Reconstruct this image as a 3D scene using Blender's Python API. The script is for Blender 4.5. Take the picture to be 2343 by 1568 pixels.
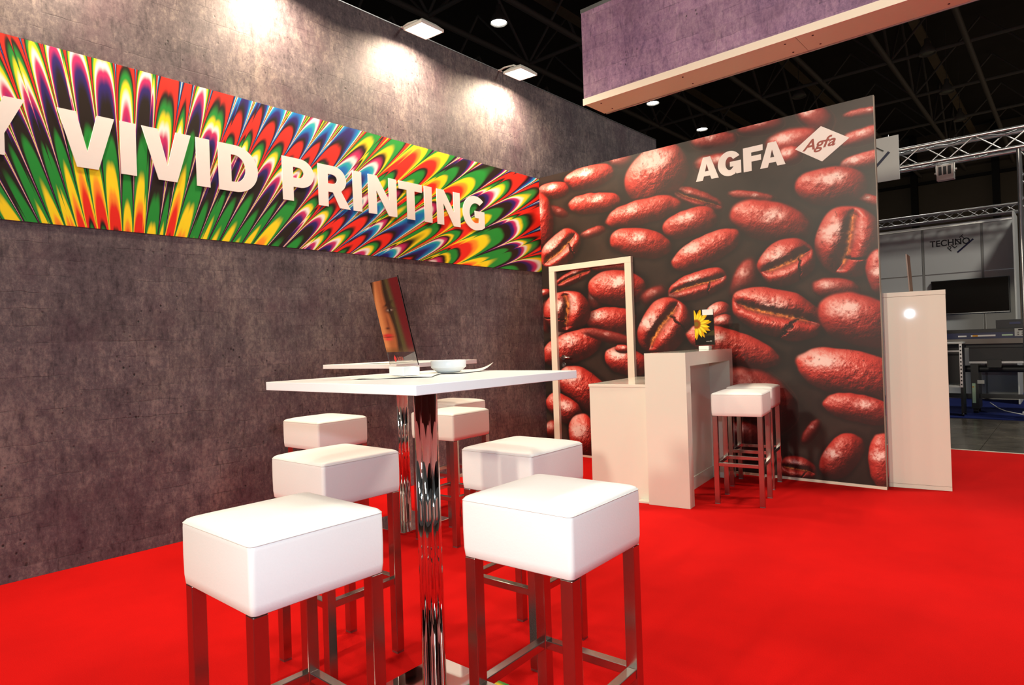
import bpy, bmesh, math, random
import numpy as np
from mathutils import Matrix, Vector

random.seed(7)
for _o in list(bpy.data.objects):
    bpy.data.objects.remove(_o, do_unlink=True)
scene = bpy.context.scene
COL = scene.collection

EXPO = 0.0
WORLD_S = 0.05
FLASH_W = 112.0
FLASH_C = (0.72, 0.88, 1.0)
WARM = (0.98, 0.88, 0.70)
WARM_FILL = [((1.0, -15.0, 5.5), (2.0, -1.0, 1.4), 2450, 50), ((4.0, -16.0, 5.5), (2.8, -1.0, 1.4), 2450, 50),
         ((3.9, -4.6, 6.2), (3.9, -4.4, 0.0), 330, 80), ((3.9, -1.6, 6.2), (3.7, -1.2, 0.0), 480, 80)]
FLOOD_W = 42.0
FLOOD_TILT = 3.0
HALL_FILL = [(8.0, 3.0, 9.8, 2600), (8.0, -6.0, 9.8, 400), (1.0, 12.0, 9.8, 1800), (13.0, 30.0, 9.8, 12000)]

# ------------------------------------------------------------------ camera
# world: x = out of the left wall, y = along the left wall, z = up; corner of the two walls at the origin
CAM = Vector((4.3763, -5.5308, 1.20))
YAW, PITCH, ROLL, FPX = -0.7187, 0.0026, -0.0337, 1477.2
_f = Vector((math.sin(YAW) * math.cos(PITCH), math.cos(YAW) * math.cos(PITCH), math.sin(PITCH)))
_r = Vector((math.cos(YAW), -math.sin(YAW), 0.0))
_u = _r.cross(_f)
_r2 = _r * math.cos(ROLL) + _u * math.sin(ROLL)
_u2 = -_r * math.sin(ROLL) + _u * math.cos(ROLL)
cam_data = bpy.data.cameras.new('camera')
cam = bpy.data.objects.new('camera', cam_data)
COL.objects.link(cam)
_m = Matrix((_r2, _u2, -_f)).transposed().to_4x4()
_m.translation = CAM
cam.matrix_world = _m
cam_data.sensor_fit = 'HORIZONTAL'
cam_data.sensor_width = 36.0
cam_data.lens = FPX * 36.0 / 2343.0
cam_data.clip_start = 0.05
cam_data.clip_end = 200
scene.camera = cam

# ------------------------------------------------------------------ light and exposure
scene.view_settings.view_transform = 'Standard'
scene.view_settings.look = 'None'
scene.view_settings.gamma = 1.0
scene.view_settings.use_curve_mapping = False
scene.view_settings.exposure = EXPO
world = bpy.data.worlds.new('hall_air')
scene.world = world
world.use_nodes = True
world.node_tree.nodes['Background'].inputs[0].default_value = (0.9, 0.85, 0.8, 1)
world.node_tree.nodes['Background'].inputs[1].default_value = WORLD_S

def light(name, kind, loc, energy, color, target=None, radius=0.05, **kw):
    d = bpy.data.lights.new(name, kind)
    d.energy = energy
    d.color = color
    if kind in ('POINT', 'SPOT'):
        d.shadow_soft_size = radius
    for k, v in kw.items():
        setattr(d, k, v)
    o = bpy.data.objects.new(name, d)
    COL.objects.link(o)
    o.location = loc
    if target is not None:
        o.rotation_euler = (Vector(target) - Vector(loc)).to_track_quat('-Z', 'Y').to_euler()
    return o

# the photographer's flash gun, above the lens
FLASH = CAM + Vector((0.0, 0.0, 0.26))
light('camera_flash', 'SPOT', FLASH, FLASH_W, FLASH_C, FLASH + _f, 0.025, spot_size=math.radians(125), spot_blend=0.6)
# added warm fill spots without fixtures: two far behind the photographer, two high above the stand (all out of the picture)
for _l, _t, _e, _a in WARM_FILL:
    light('warm_fill_spot', 'SPOT', _l, _e, WARM, _t, 0.35, spot_size=math.radians(_a), spot_blend=0.9)
scene.cycles.max_bounces = 6
scene.cycles.diffuse_bounces = 3
scene.cycles.glossy_bounces = 4
scene.cycles.use_adaptive_sampling = True
scene.cycles.adaptive_threshold = 0.03
scene.cycles.caustics_reflective = False
scene.cycles.caustics_refractive = False
scene.cycles.sample_clamp_indirect = 4.0

# ------------------------------------------------------------------ materials
def srgb(r, g, b):
    def c(v):
        v /= 255.0
        return v / 12.92 if v <= 0.04045 else ((v + 0.055) / 1.055) ** 2.4
    return (c(r), c(g), c(b), 1.0)

class NT:
    def __init__(self, name):
        self.m = bpy.data.materials.new(name)
        self.m.use_nodes = True
        self.t = self.m.node_tree
        self.b = self.t.nodes['Principled BSDF']
    def n(self, kind, **kw):
        o = self.t.nodes.new(kind)
        for k, v in kw.items():
            setattr(o, k, v)
        return o
    def l(self, a, b):
        self.t.links.new(a, b)
    def math(self, op, a, b=None, c=None, clamp=False):
        o = self.n('ShaderNodeMath', operation=op)
        o.use_clamp = clamp
        for i, v in enumerate((a, b, c)):
            if v is None:
                continue
            if hasattr(v, 'links'):
                self.l(v, o.inputs[i])
            else:
                o.inputs[i].default_value = v
        return o.outputs[0]
    def mix(self, fac, a, b, blend='MIX'):
        o = self.n('ShaderNodeMix', data_type='RGBA', blend_type=blend)
        for s, v in ((o.inputs[0], fac), (o.inputs[6], a), (o.inputs[7], b)):
            if hasattr(v, 'links'):
                self.l(v, s)
            else:
                s.default_value = v
        return o.outputs[2]
    def ramp(self, fac, stops, interp='LINEAR'):
        o = self.n('ShaderNodeValToRGB')
        o.color_ramp.interpolation = interp
        e = o.color_ramp.elements
        while len(e) > 1:
            e.remove(e[-1])
        e[0].position, e[0].color = stops[0]
        for p, c in stops[1:]:
            k = e.new(p)
            k.color = c
        self.l(fac, o.inputs[0])
        return o.outputs[0]
    def noise(self, vec, scale, detail=4, rough=0.6):
        o = self.n('ShaderNodeTexNoise')
        o.inputs['Scale'].default_value = scale
        o.inputs['Detail'].default_value = detail
        o.inputs['Roughness'].default_value = rough
        self.l(vec, o.inputs['Vector'])
        return o.outputs['Fac']
    def mapping(self, vec, scale=(1, 1, 1), loc=(0, 0, 0)):
        o = self.n('ShaderNodeMapping')
        o.inputs['Scale'].default_value = scale
        o.inputs['Location'].default_value = loc
        self.l(vec, o.inputs['Vector'])
        return o.outputs[0]
    def pos(self):
        return self.n('ShaderNodeNewGeometry').outputs['Position']
    def obj(self):
        return self.n('ShaderNodeTexCoord').outputs['Object']
    def bump(self, h, strength=0.2, dist=0.01):
        o = self.n('ShaderNodeBump')
        o.inputs['Strength'].default_value = strength
        o.inputs['Distance'].default_value = dist
        self.l(h, o.inputs['Height'])
        self.l(o.outputs[0], self.b.inputs['Normal'])
    def set(self, **kw):
        for k, v in kw.items():
            s = self.b.inputs[k.replace('_', ' ')]
            if hasattr(v, 'links'):
                self.l(v, s)
            else:
                s.default_value = v
        return self.m

def plain(name, col, rough=0.5, metal=0.0, var=0.06, scale=30.0, bump=0.0, coat=0.0, spec=0.5):
    """procedural base material: a colour with faint mottling and fine relief"""
    t = NT(name)
    f = t.noise(t.obj(), scale, 3)
    lo = tuple(max(0, c * (1 - var)) for c in col[:3]) + (1,)
    hi = tuple(min(1, c * (1 + var)) for c in col[:3]) + (1,)
    t.set(Base_Color=t.mix(f, lo, hi), Roughness=rough, Metallic=metal, Coat_Weight=coat, Coat_Roughness=0.03)
    t.b.inputs['Specular IOR Level'].default_value = spec
    if bump:
        t.bump(f, bump, 0.002)
    return t.m

def emit(name, col, strength, base=(0.8, 0.8, 0.8, 1)):
    t = NT(name)
    t.set(Base_Color=base, Emission_Color=col, Emission_Strength=strength, Roughness=0.4)
    return t.m

def concrete(name, lo, mid, hi, axis):
    """printed board-marked concrete: streaks, broken course lines, pits; axis = horizontal world axis"""
    t = NT(name)
    sep = t.n('ShaderNodeSeparateXYZ')
    t.l(t.pos(), sep.inputs[0])
    comb = t.n('ShaderNodeCombineXYZ')
    t.l(sep.outputs[axis], comb.inputs[0])
    t.l(sep.outputs[2], comb.inputs[1])
    v = comb.outputs[0]
    # big clouds + vertical streaks + fine grain
    c1 = t.noise(t.mapping(v, (1.0, 0.55, 1)), 1.3, 5, 0.62)
    c2 = t.noise(t.mapping(v, (4.2, 1.7, 1)), 3.4, 6, 0.7)
    c3 = t.noise(t.mapping(v, (1.25, 0.8, 1)), 34.0, 6, 0.85)
    mixf = t.math('ADD', t.math('MULTIPLY', c1, 0.46), t.math('ADD', t.math('MULTIPLY', c2, 0.36), t.math('MULTIPLY', c3, 0.55)))
    base = t.ramp(mixf, [(0.52, lo), (0.68, mid), (0.86, hi)])
    # warped block courses: a patchy tone and thin broken lines
    wv = t.n('ShaderNodeVectorMath', operation='ADD')
    wn = t.n('ShaderNodeTexNoise')
    wn.inputs['Scale'].default_value = 9.0
    wn.inputs['Detail'].default_value = 3
    t.l(v, wn.inputs['Vector'])
    sc = t.n('ShaderNodeVectorMath', operation='SCALE')
    sc.inputs['Scale'].default_value = 0.035
    t.l(wn.outputs['Color'], sc.inputs[0])
    t.l(v, wv.inputs[0])
    t.l(sc.outputs[0], wv.inputs[1])
    br = t.n('ShaderNodeTexBrick')
    br.offset = 0.43
    br.inputs['Scale'].default_value = 1.0
    br.inputs['Mortar Size'].default_value = 0.0034
    br.inputs['Mortar Smooth'].default_value = 0.3
    br.inputs['Brick Width'].default_value = 0.31
    br.inputs['Row Height'].default_value = 0.094
    br.inputs['Color1'].default_value = (0, 0, 0, 1)
    br.inputs['Color2'].default_value = (1, 1, 1, 1)
    br.inputs['Mortar'].default_value = (0.5, 0.5, 0.5, 1)
    t.l(wv.outputs[0], br.inputs['Vector'])
    brk = t.math('MULTIPLY', br.outputs['Fac'], t.ramp(t.noise(t.mapping(v, (1.0, 2.2, 1)), 3.6, 4), [(0.46, (0, 0, 0, 1)), (0.60, (1, 1, 1, 1))]))
    patch = t.math('MULTIPLY', t.math('SUBTRACT', br.outputs['Color'], 0.5), 0.24)
    tone = t.math('ADD', 1.0, patch)
    cc = t.n('ShaderNodeCombineXYZ')
    for i in range(3):
        t.l(tone, cc.inputs[i])
    col = t.mix(1.0, base, cc.outputs[0], 'MULTIPLY')
    col = t.mix(t.math('MULTIPLY', brk, 0.38), col, tuple(c * 0.35 for c in lo[:3]) + (1,))
    # bluish and reddish staining
    st = t.ramp(t.noise(t.mapping(v, (1.3, 0.9, 1), (7, 3, 0)), 2.2, 4), [(0.5, (0, 0, 0, 1)), (0.75, (0.5, 0.5, 0.5, 1))])
    col = t.mix(st, col, t.mix(0.5, lo, (0.10, 0.02, 0.05, 1)))
    # short dark dribbles
    dr = t.ramp(t.noise(t.mapping(v, (13.0, 3.2, 1), (3, 9, 0)), 2.4, 4, 0.6), [(0.56, (0, 0, 0, 1)), (0.70, (1, 1, 1, 1))])
    col = t.mix(t.math('MULTIPLY', dr, 0.50), col, tuple(c * 0.5 for c in lo[:3]) + (1,))
    # pits
    vo = t.n('ShaderNodeTexVoronoi', feature='F1')
    vo.inputs['Scale'].default_value = 24.0
    t.l(t.mapping(v, (1.0, 0.75, 1)), vo.inputs['Vector'])
    pit = t.ramp(vo.outputs['Distance'], [(0.09, (1, 1, 1, 1)), (0.19, (0, 0, 0, 1))])
    sel = t.ramp(t.noise(v, 3.1, 3), [(0.50, (0, 0, 0, 1)), (0.60, (1, 1, 1, 1))])
    pm = t.math('MULTIPLY', pit, sel)
    col = t.mix(t.math('MULTIPLY', pm, 0.85), col, tuple(c * 0.12 for c in lo[:3]) + (1,))
    t.set(Base_Color=col, Roughness=0.55)
    t.b.inputs['Specular IOR Level'].default_value = 0.35
    h = t.math('SUBTRACT', t.math('MULTIPLY', c3, 0.5), t.math('ADD', t.math('MULTIPLY', brk, 0.5), pm))
    t.bump(h, 0.30, 0.005)
    return t.m

def feather_print(name):
    """combed rainbow print: radial tines drag the colour bands into pointed feathers"""
    t = NT(name)
    sep = t.n('ShaderNodeSeparateXYZ')
    t.l(t.pos(), sep.inputs[0])
    dy = t.math('SUBTRACT', sep.outputs[1], -4.1)
    dz = t.math('SUBTRACT', sep.outputs[2], 0.9)
    ang = t.math('ARCTAN2', dy, dz)
    r = t.math('SQRT', t.math('ADD', t.math('MULTIPLY', dy, dy), t.math('MULTIPLY', dz, dz)))
    comb = t.n('ShaderNodeCombineXYZ')
    t.l(dy, comb.inputs[0])
    t.l(dz, comb.inputs[1])
    low = t.noise(comb.outputs[0], 1.1, 1)
    w = t.math('MULTIPLY', ang, 18.0)
    ve = t.n('ShaderNodeTexVoronoi', voronoi_dimensions='1D', feature='DISTANCE_TO_EDGE')
    ve.inputs['Scale'].default_value = 1.0
    ve.inputs['Randomness'].default_value = 0.75
    t.l(w, ve.inputs['W'])
    vc = t.n('ShaderNodeTexVoronoi', voronoi_dimensions='1D', feature='F1')
    vc.inputs['Scale'].default_value = 1.0
    vc.inputs['Randomness'].default_value = 0.75
    t.l(w, vc.inputs['W'])
    csep = t.n('ShaderNodeSeparateColor')
    t.l(vc.outputs['Color'], csep.inputs[0])
    d = ve.outputs['Distance']
    cusp = t.math('MULTIPLY', t.math('EXPONENT', t.math('MULTIPLY', d, -15.0)), 0.30)
    dome = t.math('MULTIPLY', t.math('MULTIPLY', t.math('SUBTRACT', 0.5, d), t.math('SUBTRACT', 0.5, d)), 0.80)
    # second, finer set of tines
    v2 = t.n('ShaderNodeTexVoronoi', voronoi_dimensions='1D', feature='DISTANCE_TO_EDGE')
    v2.inputs['Scale'].default_value = 0.53
    v2.inputs['Randomness'].default_value = 1.0
    t.l(w, v2.inputs['W'])
    fine = t.math('MULTIPLY', t.math('EXPONENT', t.math('MULTIPLY', v2.outputs['Distance'], -60.0)), 0.13)
    te = t.math('ADD', r, t.math('ADD', t.math('ADD', cusp, fine), dome))
    k = t.math('ADD', t.math('MULTIPLY', te, 0.47), t.math('MULTIPLY', csep.outputs[0], 0.20))
    k = t.math('ADD', k, t.math('MULTIPLY', low, 0.30))
    k = t.math('ADD', k, 0.30)
    fr = t.math('FRACT', k)
    R, K, G, Ye, O, M, N, Bl, Cy, W = (srgb(228, 40, 26), srgb(34, 22, 16), srgb(34, 140, 52), srgb(248, 218, 30), srgb(250, 150, 40), srgb(196, 40, 100),
                                       srgb(44, 28, 104), srgb(24, 110, 190), srgb(40, 170, 180), srgb(240, 236, 232))
    stops = [(0.0, R), (0.06, R), (0.10, O), (0.13, Ye), (0.165, Ye), (0.20, G), (0.26, G), (0.30, K), (0.35, K), (0.385, N), (0.42, M), (0.445, W), (0.47, Ye),
             (0.50, G), (0.54, K), (0.575, R), (0.63, R), (0.665, K), (0.70, N), (0.735, Bl), (0.765, Cy), (0.79, W), (0.815, M), (0.85, K), (0.88, Ye), (0.91, G), (0.945, G), (0.975, K), (1.0, R)]
    col = t.ramp(fr, stops, 'EASE')
    t.set(Base_Color=col, Roughness=0.45)
    t.b.inputs['Specular IOR Level'].default_value = 0.3
    return t.m

# ------------------------------------------------------------------ mesh helpers
_cache = {}
def add(name, me, mat, parent=None, loc=(0, 0, 0), rot=(0, 0, 0), scale=(1, 1, 1)):
    if mat is not None and (len(me.materials) == 0):
        me.materials.append(mat)
    o = bpy.data.objects.new(name, me)
    COL.objects.link(o)
    o.parent = parent
    o.location = loc
    o.rotation_euler = rot
    o.scale = scale
    if mat is not None and me.materials[0] is not mat:
        o.material_slots[0].link = 'OBJECT'
        o.material_slots[0].material = mat
    return o

def tag(o, label, cat, group=None):
    o['label'] = label
    o['category'] = cat
    if group:
        o['group'] = group
    return o

def thing(name, label, cat, loc=(0, 0, 0), rz=0.0, group=None):
    o = bpy.data.objects.new(name, None)
    COL.objects.link(o)
    o.location = loc
    o.rotation_euler = (0, 0, rz)
    o.empty_display_size = 0.1
    return tag(o, label, cat, group)

def finish(bm, name, smooth=False):
    me = bpy.data.meshes.new(name)
    bmesh.ops.recalc_face_normals(bm, faces=bm.faces)
    bm.to_mesh(me)
    bm.free()
    if smooth:
        for p in me.polygons:
            p.use_smooth = True
    return me

def box_mesh(size, bevel=0.0, seg=2):
    key = ('box', tuple(round(s, 5) for s in size), bevel, seg)
    if key in _cache:
        return _cache[key]
    bm = bmesh.new()
    bmesh.ops.create_cube(bm, size=1.0)
    for v in bm.verts:
        v.co = Vector((v.co.x * size[0], v.co.y * size[1], v.co.z * size[2]))
    if bevel:
        bmesh.ops.bevel(bm, geom=list(bm.edges), offset=bevel, segments=seg, profile=0.5, affect='EDGES')
    me = finish(bm, 'box')
    _cache[key] = me
    return me

def box(name, c, size, mat, parent=None, rot=(0, 0, 0), bevel=0.0):
    """box centred at c; meshes are shared per size and material"""
    src = box_mesh(size, bevel)
    key = ('boxm', src.name, mat.name if mat else '')
    if key not in _cache:
        _cache[key] = src.copy()
    return add(name, _cache[key], mat, parent, c, rot)

def span(name, a, b, mat, parent=None, bevel=0.0):
    """axis-aligned box between two corners"""
    c = [(a[i] + b[i]) / 2 for i in range(3)]
    s = [abs(b[i] - a[i]) for i in range(3)]
    return box(name, c, s, mat, parent, bevel=bevel)

def rod(name, p0, p1, r, mat, parent=None, n=10):
    key = ('rod', n, mat.name)
    if key not in _cache:
        bm = bmesh.new()
        bmesh.ops.create_cone(bm, cap_ends=True, segments=n, radius1=1, radius2=1, depth=1)
        me = finish(bm, 'rod')
        for p in me.polygons:
            p.use_smooth = len(p.vertices) == 4
        _cache[key] = me
    p0, p1 = Vector(p0), Vector(p1)
    d = p1 - p0
    o = add(name, _cache[key], mat, parent, (p0 + p1) / 2, d.to_track_quat('Z', 'Y').to_euler(), (r, r, d.length))
    return o

def lathe_mesh(prof, n=24):
    """prof: list of (r, z); closed where r == 0"""
    bm = bmesh.new()
    rings = []
    for r, z in prof:
        if r <= 1e-6:
            rings.append([bm.verts.new((0, 0, z))])
        else:
            rings.append([bm.verts.new((r * math.cos(2 * math.pi * i / n), r * math.sin(2 * math.pi * i / n), z)) for i in range(n)])
    for a, b in zip(rings, rings[1:]):
        for i in range(n):
            j = (i + 1) % n
            if len(a) == 1 and len(b) == 1:
                continue
            if len(a) == 1:
                bm.faces.new((a[0], b[i], b[j]))
            elif len(b) == 1:
                bm.faces.new((a[i], a[j], b[0]))
            else:
                bm.faces.new((a[i], a[j], b[j], b[i]))
    return finish(bm, 'lathe', True)

def tube_mesh(path, r, n=8, closed=False):
    bm = bmesh.new()
    pts = [Vector(p) for p in path]
    rings = []
    m = len(pts)
    up0 = Vector((0, 0, 1))
    for i, p in enumerate(pts):
        a = pts[(i - 1) % m] if (closed or i > 0) else p
        b = pts[(i + 1) % m] if (closed or i < m - 1) else p
        d = (b - a).normalized()
        up = up0 if abs(d.z) < 0.95 else Vector((1, 0, 0))
        s = d.cross(up).normalized()
        u = s.cross(d)
        rings.append([bm.verts.new(p + (s * math.cos(2 * math.pi * k / n) + u * math.sin(2 * math.pi * k / n)) * r) for k in range(n)])
    for i in range(m if closed else m - 1):
        a, b = rings[i], rings[(i + 1) % m]
        for k in range(n):
            j = (k + 1) % n
            bm.faces.new((a[k], a[j], b[j], b[k]))
    if not closed:
        bm.faces.new(rings[0])
        bm.faces.new(rings[-1])
    return finish(bm, 'tube', True)

def round_square(h, rad, n=6):
    pts = []
    for cx, cy, a0 in ((h - rad, h - rad, 0), (-h + rad, h - rad, 90), (-h + rad, -h + rad, 180), (h - rad, -h + rad, 270)):
        for i in range(n + 1):
            a = math.radians(a0 + 90 * i / n)
            pts.append((cx + rad * math.cos(a), cy + rad * math.sin(a)))
    return pts

def loft_mesh(rings, cap=True):
    bm = bmesh.new()
    vs = [[bm.verts.new(p) for p in ring] for ring in rings]
    n = len(vs[0])
    for a, b in zip(vs, vs[1:]):
        for i in range(n):
            j = (i + 1) % n
            bm.faces.new((a[i], a[j], b[j], b[i]))
    if cap:
        bm.faces.new(vs[0])
        bm.faces.new(vs[-1])
    return finish(bm, 'loft', True)

def outline_mesh(name, contours, depth):
    """flat shape with holes given as contours of (x, y); extruded by depth towards +z"""
    cu = bpy.data.curves.new(name, 'CURVE')
    cu.dimensions = '2D'
    cu.fill_mode = 'BOTH'
    cu.extrude = depth / 2
    for c in contours:
        s = cu.splines.new('POLY')
        s.points.add(len(c) - 1)
        for p, q in zip(s.points, c):
            p.co = (q[0], q[1], 0, 1)
        s.use_cyclic_u = True
    o = bpy.data.objects.new('tmp', cu)
    COL.objects.link(o)
    dg = bpy.context.evaluated_depsgraph_get()
    me = bpy.data.meshes.new_from_object(o.evaluated_get(dg))
    bpy.data.objects.remove(o, do_unlink=True)
    bpy.data.curves.remove(cu)
    me.name = name
    me.transform(Matrix.Translation((0, 0, depth / 2)))
    return me

def text_mesh(txt, size, depth=0.002, shear=0.0, offset=0.0, width=1.0, spacing=1.0):
    cu = bpy.data.curves.new('txt', 'FONT')
    cu.body = txt
    cu.size = size
    cu.extrude = depth / 2
    cu.shear = shear
    cu.offset = offset
    cu.space_character = spacing
    o = bpy.data.objects.new('tmp', cu)
    COL.objects.link(o)
    dg = bpy.context.evaluated_depsgraph_get()
    me = bpy.data.meshes.new_from_object(o.evaluated_get(dg))
    bpy.data.objects.remove(o, do_unlink=True)
    bpy.data.curves.remove(cu)
    me.transform(Matrix.Diagonal((width, 1, 1, 1)))
    return me

def arc(cx, cy, rx, ry, a0, a1, n=12):
    return [(cx + rx * math.cos(math.radians(a0 + (a1 - a0) * i / n)), cy + ry * math.sin(math.radians(a0 + (a1 - a0) * i / n))) for i in range(n + 1)]

def copy_tree(o, parent=None):
    c = o.copy()
    COL.objects.link(c)
    c.parent = parent
    for ch in list(o.children):
        copy_tree(ch, c)
    return c

def struct(o):
    o['kind'] = 'structure'
    return o

# ------------------------------------------------------------------ pictures that are printed in the place, computed here
def smooth_noise(h, w, cell, rng):
    gh, gw = int(h / cell) + 3, int(w / cell) + 3
    g = rng.random((gh, gw))
    y = np.arange(h) / cell
    x = np.arange(w) / cell
    yi, xi = y.astype(int), x.astype(int)
    fy, fx = y - yi, x - xi
    fy = (fy * fy * (3 - 2 * fy))[:, None]
    fx = (fx * fx * (3 - 2 * fx))[None, :]
    a = g[yi][:, xi] * (1 - fx) + g[yi][:, xi + 1] * fx
    b = g[yi + 1][:, xi] * (1 - fx) + g[yi + 1][:, xi + 1] * fx
    return a * (1 - fy) + b * fy

def fbm(h, w, cell, rng, octv=4):
    s, a, tot = 0, 1.0, 0
    for _ in range(octv):
        s = s + a * smooth_noise(h, w, max(cell, 1.01), rng)
        tot += a
        a *= 0.55
        cell /= 2.1
    return s / tot

def print_material(name, arr, rough=0.4, spec=0.5, coat=0.0):
    """arr: rows bottom-up, sRGB 0..1; mapped through the UV layer"""
    h, w, _ = arr.shape
    im = bpy.data.images.new(name, w, h)
    px = np.ones((h, w, 4), np.float32)
    px[..., :3] = np.clip(arr, 0, 1)
    im.pixels.foreach_set(px.ravel())
    im.update()
    im.pack()
    t = NT(name)
    tx = t.n('ShaderNodeTexImage', image=im, extension='EXTEND')
    t.l(t.n('ShaderNodeUVMap').outputs[0], tx.inputs[0])
    grain = t.noise(t.obj(), 160.0, 2)
    col = t.mix(0.10, tx.outputs[0], t.mix(grain, (0, 0, 0, 1), (1, 1, 1, 1)), 'OVERLAY')
    t.set(Base_Color=col, Roughness=rough, Coat_Weight=coat)
    t.b.inputs['Specular IOR Level'].default_value = spec
    return t.m

def uv_planar(me, fn):
    """UV from the local coordinates of each corner"""
    lay = me.uv_layers.new(name='UVMap')
    for lp in me.loops:
        lay.data[lp.index].uv = fn(me.vertices[lp.vertex_index].co)

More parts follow.
